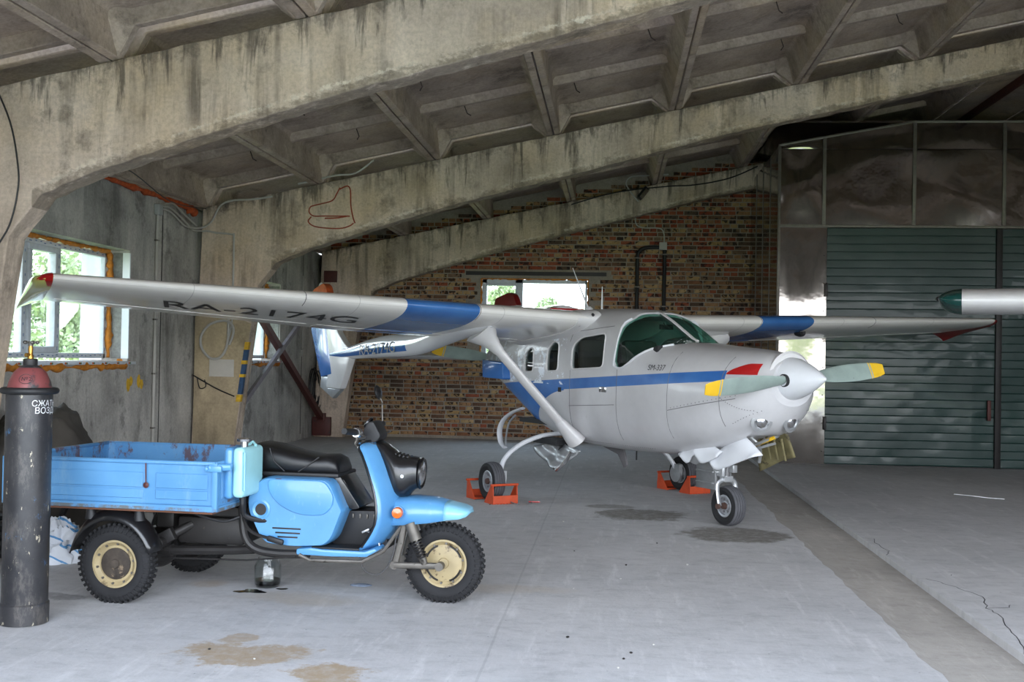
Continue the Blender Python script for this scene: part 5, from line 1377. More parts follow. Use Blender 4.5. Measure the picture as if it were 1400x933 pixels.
# leg shield
def sh_t(z): return smooth_tab([(.34, 1.50), (.40, 1.555), (.50, 1.60), (.60, 1.605), (.70, 1.585), (.80, 1.545), (.90, 1.495), (.965, 1.455), (1.0, 1.44)], z)
m = MB(); secs = []
for i in range(19):
    z = .345 + (.975 - .345) * i / 18; w = smooth_tab([(.345, .27), (.5, .275), (.75, .25), (.9, .205), (.975, .15)], z); ring = []
    for k in range(15):
        u = -1 + 2 * k / 14; ring.append((sh_t(z) - .085 * abs(u) ** 2.4, w * u, z))
    secs.append(ring)
m.loft(secs, cap=False, closed=False); o = m.build('leg_shield', M['tri'], tri, smooth=70, fix=False); md = o.modifiers.new('t', 'SOLIDIFY'); md.thickness = .012; md.offset = 0
m = MB(); m.tube(spline([(sh_t(z) - .085, -smooth_tab([(.345, .27), (.5, .275), (.75, .25), (.9, .205), (.975, .15)], z), z) for z in (.36, .5, .65, .8, .9, .96)] + [(1.45 - .02, -.06, .99), (1.45 - .02, .06, .99)], 4), .009, 6); m.build('shield_edging', M['blackpl'], tri)
# black nose fairing, headlamp
m = MB(); secs = []
nose = [(1.42, .98, .055, .985), (1.47, .90, .075, .985), (1.51, .82, .095, .965), (1.55, .70, .115, .935), (1.585, .645, .13, .905), (1.62, .64, .13, .895), (1.65, .645, .125, .895), (1.68, .68, .12, .893), (1.705, .695, .115, .888), (1.722, .70, .108, .88)]
for (t_, zb, w, zt) in nose:
    ring = []
    for k in range(24):
        q = 2 * PI * k / 24; c, s = math.cos(q), math.sin(q); zc = (zt + zb) / 2; hh = (zt - zb) / 2
        ring.append((t_ + (.035 if zt - zb > .1 else 0) * 0 + (zc - .8) * -.0, w * math.copysign(abs(c) ** .7, c), zc + hh * math.copysign(abs(s) ** .75, s)))
    secs.append(ring)
m.loft(secs); nf = m.build('nose_fairing', M['blackpl'], tri, smooth=50)
m = MB(); m.lathe([(.092, 0), (.10, .012), (.092, .022), (.082, .012)], (1.718, 0, .79), (1, 0, -.06), 28, closed=True); hr = m.build('headlamp_ring', M['blackpl'], tri)
m = MB(); m.lathe([(.084, .006), (.07, .02), (.04, .028), (0, .03)], (1.718, 0, .79), (1, 0, -.06), 28); m.build('headlamp_lens', M['chrome'], hr)
m = MB(); m.cyl((1.64, -.124, .78), (1.64, -.134, .78), .011, n=12); m.build('fairing_screw', M['silver'], nf)
m = MB()
for i in range(4): m.box((1.575 + .025 * i, 0, .905 - .006 * i), (.012, .12, .016), (0, R(35), 0))
m.build('fairing_louvre', M['black'], nf, split=True, bevel=.003)
# handlebar with cover
m = MB(); m.prism(round_poly([(1.355, .975), (1.375, 1.06), (1.40, 1.105), (1.435, 1.11), (1.485, 1.02), (1.465, .985), (1.41, .965)], .02), side2, -.085, .085); m.build('handlebar_cover', M['black'], tri, bevel=.02, seg=3)
m = MB(); m.lathe([(.04, 0), (.04, .012), (.034, .016), (0, .017)], (1.385, .0, 1.09), (-.8, 0, .6), 20); m.build('speedometer', M['blackpl'], tri)
m = MB(); m.tube([(1.372, -.24, 1.05), (1.385, -.10, 1.01), (1.39, 0, .99), (1.385, .10, 1.01), (1.372, .24, 1.05)], .013, 8); m.build('handlebar', M['chrome'], tri)
for sgn in (-1, 1):
    MB().cyl((1.373, sgn * .22, 1.047), (1.355, sgn * .40, 1.065), .021, .019, 12).build('grip', M['black'], tri)
    m = MB(); m.lathe([(.03, 0), (.034, .03), (.026, .045)], (1.374, sgn * .185, 1.042), (-.05, sgn, .05), 14, True, True); m.build('lever_clamp', M['chrome'], tri)
    m = MB(); m.tube(spline([(1.395, sgn * .17, 1.035), (1.43, sgn * .24, 1.02), (1.42, sgn * .36, 1.02)], 4), .007, 6); m.build('brake_lever', M['greymet'], tri)
m = MB(); m.cyl((1.385, -.05, .935), (1.40, -.05, .985), .045, .06, 14); m.tube(spline([(1.36, -.10, 1.0), (1.33, -.08, .96), (1.37, -.04, .93)], 4), .007, 6); m.tube(spline([(1.365, -.12, 1.01), (1.34, -.14, .97), (1.38, -.1, .92)], 4), .006, 6); m.build('steering_head', M['greymet'], tri)
m = MB(); m.tube([(1.44, .10, 1.10), (1.43, .12, 1.22), (1.40, .12, 1.275)], .005, 6); ms = m.build('mirror_stalk', M['greymet'], tri)
m = MB(); m.lathe([(.045, 0), (.048, .008), (.03, .024), (0, .028)], (1.395, .12, 1.28), (.95, -.05, .22), 20); ms2 = m.build('mirror_shell', M['blackpl'], tri)
m = MB(); m.lathe([(.043, -.001), (0, -.003)], (1.395, .12, 1.28), (.95, -.05, .22), 20); m.build('mirror_glass', M['mirror'], ms2)
# front mudguard and indicator
fprof = [(1.535, .475, .13, .625), (1.60, .48, .15, .645), (1.70, .49, .16, .652), (1.82, .505, .155, .645), (1.93, .525, .14, .62), (2.0, .532, .135, .605), (2.04, .545, .11, .59)]
def fender_ring(t_, zb, w, zt, n=13):
    out = []
    for k in range(n):
        q = PI * k / (n - 1); out.append((t_, w * math.copysign(abs(math.cos(q)) ** .6, math.cos(q)), zb + (zt - zb) * math.sin(q) ** .55))
    return out
m = MB(); m.loft([fender_ring(*p) for p in fprof[:5]], cap=False, closed=False); o = m.build('front_mudguard', M['tri'], tri, smooth=70, fix=False); md = o.modifiers.new('t', 'SOLIDIFY'); md.thickness = .008
m = MB(); m.loft([fender_ring(*p) for p in ([(1.905, .519, .145, .628)] + fprof[4:])] + [[(2.056, .05 * (6 - k) / 6, .562) for k in range(13)]], cap=False, closed=False); o2 = m.build('mudguard_tip', M['cyan2'], o, smooth=70, fix=False); md = o2.modifiers.new('t', 'SOLIDIFY'); md.thickness = .009; o2['label'] = 'pale repainted tip of the front mudguard'
for sgn in (-1, 1):
    m = MB(); m.cyl((1.625, sgn * .135, .565), (1.63, sgn * .175, .565), .036, .038, 20); ib = m.build('indicator_base', M['tri'], tri)
    m = MB(); m.lathe([(.034, 0), (.035, .03), (.03, .042), (0, .047)], (1.63, sgn * .172, .565), (.1, sgn, 0), 20); m.build('indicator_lens', M['amber'], ib)
# fork: leading arm, shock absorber with spring
for sgn in (-1, 1):
    y = sgn * .105
    m = MB(); m.tube([(1.655, y, .50), (1.635, y, .38), (1.60, y * 1.1, .235)], .02, 8, flat=(.03, .045)); m.cyl((1.60, y - .03, .235), (1.60, y + .03, .235), .026, n=14); m.build('fork_leg', M['greymet'], tri)
    m = MB(); m.tube([(1.60, y * 1.25, .235), (1.75, y * 1.25, .24), (1.888, y * 1.2, .243)], .018, 8, flat=(.025, .04)); m.cyl((1.888, y * 1.0, .243), (1.888, y * 1.5, .243), .026, n=14); m.build('swing_arm', M['greymet'], tri)
    a = Vector((1.70, y * 1.35, .50)); b = Vector((1.795, y * 1.35, .255)); d = b - a
    m = MB(); m.cyl(a, a + d * .42, .036, .036, 16); m.cyl(a + d * .4, b, .012, n=10); m.cyl(a + d * .82, b, .026, .02, 12); m.build('shock_absorber', M['greymet'], tri)
    z_ = d.normalized(); x_ = z_.orthogonal().normalized(); y_ = z_.cross(x_)
    m = MB(); m.tube([a + d * (.42 + .42 * i / 60) + x_ * (.028 * math.cos(i * .62)) + y_ * (.028 * math.sin(i * .62)) for i in range(61)], .006, 5); m.build('spring', M['frame_dk'], tri)
m = MB(); m.tube([(1.52, 0, .90), (1.655, 0, .53)], .03, 10); m.box((1.665, 0, .51), (.08, .28, .05)); m.build('steering_column', M['frame_dk'], tri)
# loose cloth in the bed (a thing of its own)
def crumple(name, c, dims, seed, mat, amp=.25, n=22, flat=True):
    rr = random.Random(seed); ph = [(rr.uniform(0, 6.28), rr.uniform(1.5, 4.5), rr.uniform(1.5, 4.5), rr.uniform(1.5, 4.5)) for _ in range(9)]
    m = MB(); vs = []; k = n
    for i in range(n + 1):
        t_ = PI * i / n
        for j in range(2 * n):
            q = 2 * PI * j / (2 * n); d = Vector((math.sin(t_) * math.cos(q), math.sin(t_) * math.sin(q), math.cos(t_)))
            r = 1 + sum(amp / (1 + .25 * e) * abs(math.sin(a + b * d.x * 1.2 + c2 * d.y * 1.2 + e2 * d.z)) - amp * .3 for e, (a, b, c2, e2) in enumerate(ph)) / 3
            p = d * r
            z = p.z * dims[2]
            if flat: z = max(z, 0) if z < 0 else z
            vs.append((c[0] + p.x * dims[0], c[1] + p.y * dims[1], c[2] + z))
    w = 2 * n
    m.add(vs, [(i * w + j, i * w + (j + 1) % w, (i + 1) * w + (j + 1) % w, (i + 1) * w + j) for i in range(n) for j in range(w)])
    me = m.mesh(name, mat, smooth=50, fix=True)
    bm = bmesh.new(); bm.from_mesh(me); bmesh.ops.remove_doubles(bm, verts=bm.verts, dist=.0008); bmesh.ops.recalc_face_normals(bm, faces=bm.faces); bm.to_mesh(me); bm.free()
    return link(name, me)
def tri_w(x, y, z):
    a = -R(4.58); return (-2.90 + x * math.cos(a) - y * math.sin(a), 6.90 + x * math.sin(a) + y * math.cos(a), z)
M['rag'] = plain('grey_rag', (112, 108, 106), .85, 0, .3, 14, .2)
tag(crumple('rag', tri_w(.47, -.34, .622), (.16, .12, .20), 5, M['rag']), 'crumpled grey rag lying in the corner of the blue cargo bed', 'rag')

# ------------------------------------------------------------------ gas cylinder
def cyl_paint():
    t = NT('cylinder_paint'); x, y, z = t.sep()
    c = t.mix(t.ramp(t.noise(4, 6, .65), [(.3, 0), (.72, 1)]), lin((30, 31, 35)), lin((58, 57, 58)))
    c = t.mix(t.math('MULTIPLY', t.ramp(t.noise(11, 10, .8, t.co((1, 1, .35))), [(.52, 0), (.62, 1)]), .5), c, lin((98, 93, 88)))
    c = t.mix(t.ramp(t.noise(6, 9, .8, t.co(loc=(4, 1, 6))), [(.60, 0), (.63, 1)]), c, lin((58, 92, 124)))
    c = t.mix(t.ramp(t.noise(26, 6, .7, t.co((1, 1, .4), (1, 8, 2))), [(.63, 0), (.66, 1)]), c, lin((168, 160, 140)))
    lead = t.math('MULTIPLY', t.math('GREATER_THAN', z, 1.275), t.math('LESS_THAN', z, 1.415))
    pk = t.math('MULTIPLY', lead, t.ramp(t.noise(5, 6, .6, t.co(loc=(6, 3, 5.5))), [(.44, 0), (.5, 1)]))
    c = t.mix(t.math('MAXIMUM', pk, t.math('MULTIPLY', lead, t.math('LESS_THAN', x, .045))), c, lin((124, 66, 66)))
    return t.fin(c, .42, .15, t.bump(t.noise(20, 5), .1, .006), spec=.5)
M['gas'] = cyl_paint()
gas = thing('gas_cylinder', 'tall scratched black compressed-gas cylinder with a pinkish dome and brass valve', 'gas cylinder', (-3.235, 5.845, 0), 0)
m = MB(); m.lathe([(.0, .02), (.118, .02), (.122, .05), (.122, 1.26), (.120, 1.29), (.108, 1.34), (.085, 1.39), (.055, 1.42), (.036, 1.43)], (0, 0, 0), (0, 0, 1), 48); m.build('body', M['gas'], gas, smooth=50)
m = MB(); m.lathe([(.118, .003), (.128, .003), (.129, .11), (.122, .118)], (0, 0, 0), (0, 0, 1), 40); m.build('foot_ring', M['gas'], gas)
m = MB(); m.lathe([(.038 * 0 + .136 + .019 * math.cos(q), 1.288 + .019 * math.sin(q)) for q in [2 * PI * k / 12 for k in range(12)]], (0, 0, 0), (0, 0, 1), 40, closed=True); m.build('rubber_ring', M['black'], gas)
m = MB(); m.lathe([(.036, 1.425), (.038, 1.43), (.038, 1.462), (.03, 1.466), (0, 1.466)], (0, 0, 0), (0, 0, 1), 24); m.build('neck_ring', M['frame_dk'], gas)
M['brass'] = plain('brass', (176, 136, 66), .35, .9, .15, 10)
m = MB(); m.lathe([(.016, 1.46), (.017, 1.48), (.012, 1.49), (.014, 1.52), (.011, 1.54)], (0, 0, 0), (0, 0, 1), 16, True, True); m.cyl((0, 0, 1.485), (-.012, -.03, 1.485), .011, n=12); va = m.build('valve', M['brass'], gas)
m = MB(); m.lathe([(.0, 1.535), (.014, 1.537), (.014, 1.56), (0, 1.562)], (0, 0, 0), (0, 0, 1), 12)
for k in range(5):
    q = 2 * PI * k / 5 + .4; m.ball((.034 * math.cos(q), .034 * math.sin(q), 1.556), (.012, .012, .010), 8, 6); m.bar((0, 0, 1.556), (.034 * math.cos(q), .034 * math.sin(q), 1.556), .012, .012)
m.build('hand_wheel', M['greymet'], gas)
M['chalk'] = plain('white_paint_marks', (224, 226, 228), .7)
cam_a = math.atan2(-5.845, 3.235)
def wrap(z0, a0, rad=.1235):
    return lambda u, y, x: Vector((rad * math.cos(a0 + x / rad), rad * math.sin(a0 + x / rad), z0 + y))
letters('СЖАТЫЙ', .046, wrap(1.205, cam_a + .10), M['chalk'], 'painted_letter', gas, .05)
letters('ВОЗДУХ', .048, wrap(1.165, cam_a + .24), M['chalk'], 'painted_letter', gas, .05)
def domeplace(u, y, x):
    a = cam_a - .42 + x / .10; zz = 1.345 + y * .8; rr_ = lerp([(1.29, .1215), (1.34, .1095), (1.39, .0865), (1.42, .057)], zz) ; return Vector((rr_ * math.cos(a), rr_ * math.sin(a), zz))
letters('№2', .034, domeplace, M['ink'], 'stamped_character', gas)
m = MB(); m.tube([domeplace(0, .012 + .032 * math.sin(q), .020 + .034 * math.cos(q)) for q in [2 * PI * k / 24 for k in range(25)]], .0015, 4); m.build('number_ring', M['ink'], gas)

# ------------------------------------------------------------------ wheel chocks
M['orange'] = plain('orange_chock_paint', (196, 74, 34), .55, 0, .2, 9, .05, dirt=((96, 52, 36), .66, 12))
def chock(loc, rz, label):
    c = thing('wheel_chock', label, 'wheel chock', loc, rz, 'orange chocks at the main wheels')
    for s in (-1, 1):
        MB().prism([(0, 0), (.21, 0), (.195, .205), (.165, .205)], lambda u, v, w: (u, w, v), s * .145, s * .135).build('side_plate', M['orange'], c, smooth=0)
    MB().cyl((.18, -.16, .195), (.18, .16, .195), .013, n=10).build('grab_bar', M['orange'], c)
    m = MB(); m.bar((.005, 0, .01), (.165, 0, .19), .27, .008, (0, 1, 0)) if False else m.box((.10, 0, .012), (.2, .28, .012)); m.box((.207, 0, .045), (.008, .29, .085))
    for i in range(8): m.box((.212, -.126 + .036 * i, .006), (.012, .014, .012))
    m.build('base_plate', M['orange'], c, bevel=.002, seg=1)
    return c
Fv = Vector((math.sin(PTH), -math.cos(PTH), 0)); Sv = Vector((math.cos(PTH), math.sin(PTH), 0)); PO = Vector((-.2118, 12.2922, 0))
bw2 = lambda a, s: PO + Fv * a + Sv * s
fz = PTH - PI / 2
chock(bw2(.11, -1.255), fz, 'orange wheel chock in front of the tyre under the lettered wing')
chock(bw2(-.11, -1.255), fz + PI, 'orange wheel chock behind the tyre under the lettered wing')
chock(bw2(.11, 1.255), fz, 'orange wheel chock in front of the main tyre behind the nose wheel')
chock(bw2(-.11, 1.255), fz + PI, 'orange wheel chock behind the main tyre that stands past the nose wheel')
m = MB(); p = bw2(.33, -1.2); m.tube(spline([p + Vector((0, 0, .02)), p + Vector((.08, -.05, .006)), p + Vector((.2, .02, .006)), Vector((-.83, 11.5, .008))], 5), .006, 6)
rope = m.build('chock_rope', M['rag'], None); tag(rope, 'thin rope with a red tag trailing from the chock onto the floor', 'rope')
MB().box((-.80, 11.5, .012), (.12, .03, .012), (0, 0, .1)).build('rope_tag', M['redp'], rope, bevel=.004)

# ------------------------------------------------------------------ second airplane reaching in from the right
M['dkgreen'] = plain('dark_green_wingtip', (16, 66, 62), .25, 0, .15, 6, 0, .4)
air2 = thing('airplane', 'second airplane of which only a white wing with a dark green tip reaches in', 'airplane', (8.36, 8.81, 0), R(-107.4))
# local: x forward (towards the gate), y left (world +x), its right wing (-y) points at the viewer's scene
def w2sec(s, k=1.0):
    out = []
    for x, z in AF0: out.append((.45 - x * 1.45 * k, -s, 2.10 + (z * 1.02 - .03 * x) * 1.45 * k))
    return out
m = MB(); m.loft([w2sec(.3 + (5.42 - .3) * i / 16) for i in range(17)]); m.build('wing', M['white'], air2, smooth=45)
m = MB(); secs = []
for i in range(9):
    q = i / 8; s = 5.42 + .20 * math.sin(q * PI / 2); f = max(.05, math.cos(q * PI / 2)); ring = []
    for x, y, z in w2sec(5.42): ring.append((x - .16 * q * q * (1 if x > -.3 else .2), -s, 2.13 + (z - 2.13) * f))
    secs.append(ring)
m.loft(secs); m.build('wing_tip', M['dkgreen'], air2, smooth=50)
m = MB(); m.ball((.10, -5.61, 2.13), (.05, .035, .025), 8, 6); m.build('tip_lamp', M['black'], air2)
m = MB(); m.loft([w2sec(s) for s in (-.3, -5.4)]); m.build('wing', M['white'], air2, smooth=45)
m = MB(); m.loft([[(a, w * math.cos(2 * PI * k / 24), z + h * math.sin(2 * PI * k / 24)) for k in range(24)] for a, w, h, z in [(2.1, .15, .15, 1.2), (2.0, .35, .35, 1.2), (1.2, .5, .48, 1.25), (.4, .56, .72, 1.45), (-.9, .54, .7, 1.45), (-2.2, .35, .4, 1.35), (-4.8, .1, .14, 1.4)]]); m.build('fuselage', M['white'], air2, smooth=50)
m = MB(); m.prism([(-4.0, 1.45), (-4.85, 1.45), (-5.1, 2.7), (-4.7, 2.7)], sidefn, -.04, .04); m.build('fin', M['dkgreen'], air2, bevel=.02)
m = MB(); m.box((-4.5, 0, 1.42), (.8, 3.0, .06)); m.build('stabilizer', M['white'], air2, bevel=.02)
for s in (-1, 1):
    m = MB(); m.tube([(.1, s * .5, .85), (.05, s * 2.6, 2.06)], .05, 8, flat=(.12, .05)); m.build('wing_strut', M['white'], air2)
    m = MB(); m.tube([(0, s * .4, .85), (0, s * 1.1, .2)], .035, 8); m.build('gear_leg', M['white'], air2)
    m = MB(); m.lathe([(.08, -.07), (.17, -.075), (.2, -.04), (.2, .04), (.17, .075), (.08, .07)], (0, s * 1.2, .2), (0, 1, 0), 24, True, True); m.build('wheel', M['tyre'], air2)
m = MB(); m.tube([(1.7, 0, .9), (1.75, 0, .2)], .035, 8); m.build('nose_leg', M['silver'], air2)
m = MB(); m.lathe([(.07, -.06), (.15, -.065), (.18, -.04), (.18, .04), (.15, .065), (.07, .06)], (1.75, 0, .18), (0, 1, 0), 24, True, True); m.build('nose_wheel', M['tyre'], air2)

# ------------------------------------------------------------------ steel cross brace at the far left wall
br = thing('cross_brace', 'crossed steel brace bolted to the left wall beside the far window', 'brace', (0, 0, 0))
MB().bar((-5.36, 15.9, 2.25), (-5.30, 19.73, .33), .09, .10).build('diagonal_bar', M['rust'], br, smooth=0)['label'] = 'red-brown diagonal bar'
MB().bar((-5.27, 18.35, 2.15), (-5.33, 14.35, .28), .05, .08).build('diagonal_bar', M['grey_steel'], br, smooth=0)['label'] = 'grey diagonal bar'
m = MB(); m.box((-5.3, 19.72, .20), (.34, .10, .34)); m.box((-5.3, 19.70, .36), (.14, .12, .16)); m.build('foot_bracket', M['rust'], br, bevel=.006)
b = MB().box((-5.205, 19.775, 2.95), (.24, .05, .21)).build('steel_plate', M['rust'], None, bevel=.004); tag(b, 'small dark red steel plate fixed high on the farthest column', 'plate')

# ------------------------------------------------------------------ electrics
pp = thing('conduit', 'grey conduit pipe with a junction box running up the left wall', 'conduit')
MB().tube([(-5.475, 12.70, .05), (-5.475, 12.70, 3.16)], .019, 10).build('pipe', M['cable'], pp)
MB().box((-5.465, 12.70, 3.22), (.07, .11, .13)).build('junction_box', plain('grey_box', (170, 172, 172), .5), pp, bevel=.008)
m = MB()
for z in (.6, 1.25, 1.9, 2.35, 2.85): m.box((-5.478, 12.70, z), (.04, .06, .02))
m.build('pipe_clip', M['alu_trim'], pp, split=True, bevel=.003)
wc = thing('wall_cables', 'bundle of grey cables looping along the wall top onto the middle frame', 'cables')
for k, pts in enumerate([[(-5.47, 12.74, 3.26), (-5.46, 13.0, 3.29), (-5.45, 13.4, 3.20), (-5.44, 13.7, 3.10), (-5.40, 13.86, 3.10), (-5.3, 13.88, 3.10), (-5.19, 13.88, 3.08), (-4.98, 13.88, 3.06), (-4.95, 13.88, 3.0), (-4.95, 13.885, 2.3), (-4.955, 13.885, 1.9), (-5.0, 13.885, 1.68)],
          [(-5.47, 12.74, 3.24), (-5.46, 13.05, 3.24), (-5.45, 13.5, 3.12), (-5.38, 13.84, 3.14), (-5.25, 13.86, 3.22), (-5.14, 13.86, 3.42), (-5.0, 13.88, 3.50), (-4.7, 13.88, 3.52), (-4.45, 13.9, 3.56)],
          [(-5.47, 12.74, 3.28), (-5.46, 13.1, 3.35), (-5.45, 13.45, 3.26), (-5.42, 13.8, 3.16)]]):
    MB().tube(spline(pts, 5), .013, 7).build('cable', M['cable'], wc)
MB().tube([(-5.185, 13.87, 2.65), (-5.02, 13.87, 1.8)], .001, 3)
lp = MB().tube(spline([(-5.0, 13.88, 2.05), (-5.0, 13.875, 1.66), (-5.08, 13.875, 1.47), (-5.22, 13.875, 1.44), (-5.34, 13.875, 1.56), (-5.36, 13.875, 1.72), (-5.26, 13.875, 1.87), (-5.1, 13.875, 1.93), (-4.99, 13.87, 1.92), (-4.93, 13.87, 1.85), (-4.93, 13.87, 1.75), (-4.98, 13.87, 1.62)], 6), .017, 8).build('cable_loop', M['cable'], None); tag(lp, 'loop of grey cable hanging on the middle column', 'cable')
m = MB(); m.tube(spline([(-5.47, 13.89, 1.22), (-5.3, 13.88, 1.13), (-5.1, 13.88, 1.03), (-4.9, 13.885, .95)], 5), .009, 6); m.tube(spline([(-5.40, 13.88, 1.18), (-5.36, 13.87, 1.05), (-5.28, 13.87, 1.07), (-5.3, 13.88, 1.16)], 5), .007, 6)
tag(m.build('tied_cord', M['frame_dk'], None), 'dark cord stretched across the lower middle column', 'cord')
m = MB(); rr = random.Random(4)
for k in range(6):
    cx_, r0 = 19.86 + rr.uniform(-.03, .03), rr.uniform(.27, .36); ry = rr.uniform(.20, .27)
    m.tube([(-5.46 + .02 * k, 19.60 + ry * math.cos(q), .92 + (r0 + .05) * math.sin(q) - .02 * k) for q in [2 * PI * i / 28 for i in range(29)]], .009, 5)
m.tube([(-5.48, 19.6, 1.24), (-5.42, 19.6, 1.24)], .015, 6)
tag(m.build('cable_coil', M['cable_black'], None), 'coil of thin black cable hanging in the far left corner', 'cable coil')
m = MB(); m.tube([(-5.488, 19.0, 2.9), (-5.488, 19.0, 1.6)], .012, 6); m.box((-5.478, 19.0, 1.53), (.045, .09, .12)); tag(m.build('light_switch', M['cable'], None), 'small light switch with its conduit near the far left corner', 'switch')
bc = MB().tube(spline([(-4.78, 7.94, 3.62), (-4.60, 7.93, 3.25), (-4.52, 7.92, 2.9), (-4.52, 7.92, 2.7), (-4.58, 7.92, 2.45), (-4.72, 7.92, 2.2), (-4.76, 7.92, 1.95)], 6), .007, 6).build('hanging_wire', M['cable_black'], None); tag(bc, 'thin black wire hanging down the nearest frame at the far left', 'wire')
hw = MB().tube(spline([(-4.6, 8.5, 3.1), (-4.9, 10.5, 3.35), (-5.2, 12.4, 3.28), (-5.3, 13.8, 3.38)], 6), .006, 6).build('slack_wire', M['cable_black'], None); tag(hw, 'slack black wire sagging under the slabs by the left wall', 'wire')
# black pipes, box and flood lamp on the brick wall
bp = thing('black_conduits', 'pair of black conduits with a grey box on the brick wall', 'conduit')
MB().tube(spline([(.40, 20.15, 1.2), (.41, 20.15, 2.6), (.41, 20.15, 3.36), (.44, 20.15, 3.50), (.56, 20.15, 3.57), (.82, 20.15, 3.58)], 6), .036, 10).build('pipe', M['black'], bp)
MB().tube([(.89, 20.15, 1.2), (.90, 20.15, 2.6), (.90, 20.15, 3.53)], .036, 10).build('pipe', M['black'], bp)
MB().box((.87, 20.14, 3.60), (.14, .08, .14)).build('junction_box', M['cable'], bp, bevel=.008)
m = MB()
for x, z in ((.41, 2.85), (.41, 3.38), (.90, 2.5), (.90, 3.45)): m.box((x, 20.15, z), (.11, .075, .025))
m.build('pipe_clamp', M['alu_trim'], bp, split=True, bevel=.003)
MB().tube(spline([(.89, 20.17, 3.66), (.88, 20.17, 3.84), (.80, 20.17, 3.93), (.5, 20.17, 3.94), (.37, 20.17, 4.02), (.36, 20.17, 4.3), (.36, 20.16, 4.42)], 6), .012, 7).build('cable', M['cable'], bp)
fl = thing('flood_lamp', 'small black flood lamp mounted on the farthest frame', 'lamp', (.48, 19.70, 4.50))
MB().box((0, 0, 0), (.10, .07, .26), (R(-18), R(36), 0)).build('housing', M['black'], fl, bevel=.01)
MB().box((.022, -.045, -.016), (.07, .008, .21), (R(-18), R(36), 0)).build('lens', M['mirror'], fl)
MB().tube(spline([(-.08, .07, -.14), (-.24, .07, .06), (-.30, .07, .2), (-.2, .07, .31), (.1, .07, .33), (.45, .07, .35)], 5), .013, 7).build('cable', M['cable'], fl)
MB().tube([(0, .02, -.02), (.03, .12, .02)], .015, 6).build('bracket', M['steel_dark'], fl)
rc = MB().tube(spline([(-.8, 19.76, 4.30), (0, 19.74, 4.52), (.9, 19.74, 4.63), (1.4, 19.74, 4.66), (2.0, 19.74, 4.78), (2.5, 19.76, 5.0)], 6), .012, 6).build('roof_cable', M['cable_black'], None); tag(rc, 'black cable running along the farthest frame past the flood lamp', 'cable')
tc_ = MB().tube(spline([(-4.1, 13.86, 3.72), (-3.9, 13.85, 3.76), (-3.6, 13.84, 3.83), (-3.35, 13.86, 3.86), (-3.1, 13.8, 4.02)], 6), .013, 6).build('loose_cable', M['cable'], None); tag(tc_, 'loose grey cable end lying on top of the middle frame', 'cable')

# ------------------------------------------------------------------ small things on the floor
M['jarglass'] = glass_mat('jar_glass', (.93, .95, .95), .02, 1.2)
M['oil'] = plain('black_oil', (10, 9, 9), .08, 0, .1, 5)
jar = thing('glass_jar', 'clear glass jar with black oil under the tricycle', 'jar', (-2.215, 6.985, 0))
m = MB(); m.lathe([(.0, .004), (.072, .004), (.084, .02), (.086, .05), (.086, .14), (.074, .165), (.064, .175), (.064, .19), (.060, .19), (.060, .173), (.081, .138), (.082, .03), (.0, .012)], (0, 0, 0), (0, 0, 1), 32); m.build('glass', M['jarglass'], jar)
m = MB(); m.lathe([(.0, .014), (.078, .018), (.081, .03), (.0815, .05), (.0, .05)], (0, 0, 0), (0, 0, 1), 30); m.build('oil', M['oil'], jar)
M['whitefleck'] = plain('white_label', (225, 228, 230), .5)
m = MB(); rr = random.Random(2)
for i in range(12):
    a = math.atan2(-6.985, 2.2) + rr.uniform(-.25, .35); z = .065 + .011 * i
    m.tube([(.0866 * math.cos(a + d), .0866 * math.sin(a + d), z + dz) for d, dz in ((-.12, 0), (0, .008), (.1, -.003))], .0016, 4)
m.build('scrawled_mark', M['whitefleck'], jar)
def blotch(name, c, rx, ry, seed, mat, label, cat, h=.003):
    rr = random.Random(seed); n = 26; f = [1 + .35 * math.sin(3 * q + seed) * rr.uniform(.3, 1) + rr.uniform(-.15, .15) for q in [2 * PI * k / n for k in range(n)]]
    m = MB(); m.prism([(c[0] + rx * f[k] * math.cos(2 * PI * k / n), c[1] + ry * f[k] * math.sin(2 * PI * k / n)) for k in range(n)], lambda u, v, w: (u, v, w), .0005, h)
    return tag(m.build(name, mat, None, bevel=0, smooth=0), label, cat)
blotch('oil_puddle', (-2.275, 6.83), .085, .05, 3, M['oil'], 'small black oil puddle on the floor beside the glass jar', 'puddle')
blotch('oil_puddle', (-2.10, 6.93), .035, .02, 5, M['oil'], 'tiny black oil drip at the right edge of the glass jar', 'puddle')
M['foil'] = plain('blue_silver_wrapper', (176, 192, 216), .25, .4, .3, 30, .3)
fo = crumple('wrapper', (-1.63, 7.13, .002), (.07, .045, .008), 9, M['foil'], .3, 10); tag(fo, 'flat bluish sweet wrapper on the floor between the tricycle wheels', 'wrapper')
m = MB(); m.tube(spline([(4.0, 13.3, .012), (4.15, 13.1, .02), (4.3, 13.05, .01), (4.45, 12.95, .012)], 4), .005, 5); tag(m.build('bent_wire', M['whitefleck'], None), 'bent piece of pale wire lying on the right floor', 'wire')
rr = random.Random(8); peb = MB().ball((0, 0, .0035), (.007, .006, .004), 7, 5).mesh('pebble', [M['cable']], smooth=0)
peb2 = MB().ball((0, 0, .0035), (.008, .006, .004), 7, 5).mesh('pebble', [M['frame_dk']], smooth=0)
for k in range(44):
    x, y = rr.uniform(-2.6, 3.4), rr.uniform(4.9, 11.5)
    if 1.55 < x < 2.25: continue
    if x < -.6 and 6.0 < y < 8: continue
    d = k % 3 == 0
    o = link('pebble', peb2 if d else peb, None, (x, y, 0), (0, 0, rr.uniform(0, 6))); sc_ = rr.uniform(.6, 1.5); o.scale = (sc_, sc_, sc_)
    tag(o, 'small dark crumb of dirt on the concrete floor' if d else 'small pale concrete crumb on the floor', 'pebble', 'dark crumbs on the floor' if d else 'pale crumbs on the floor')
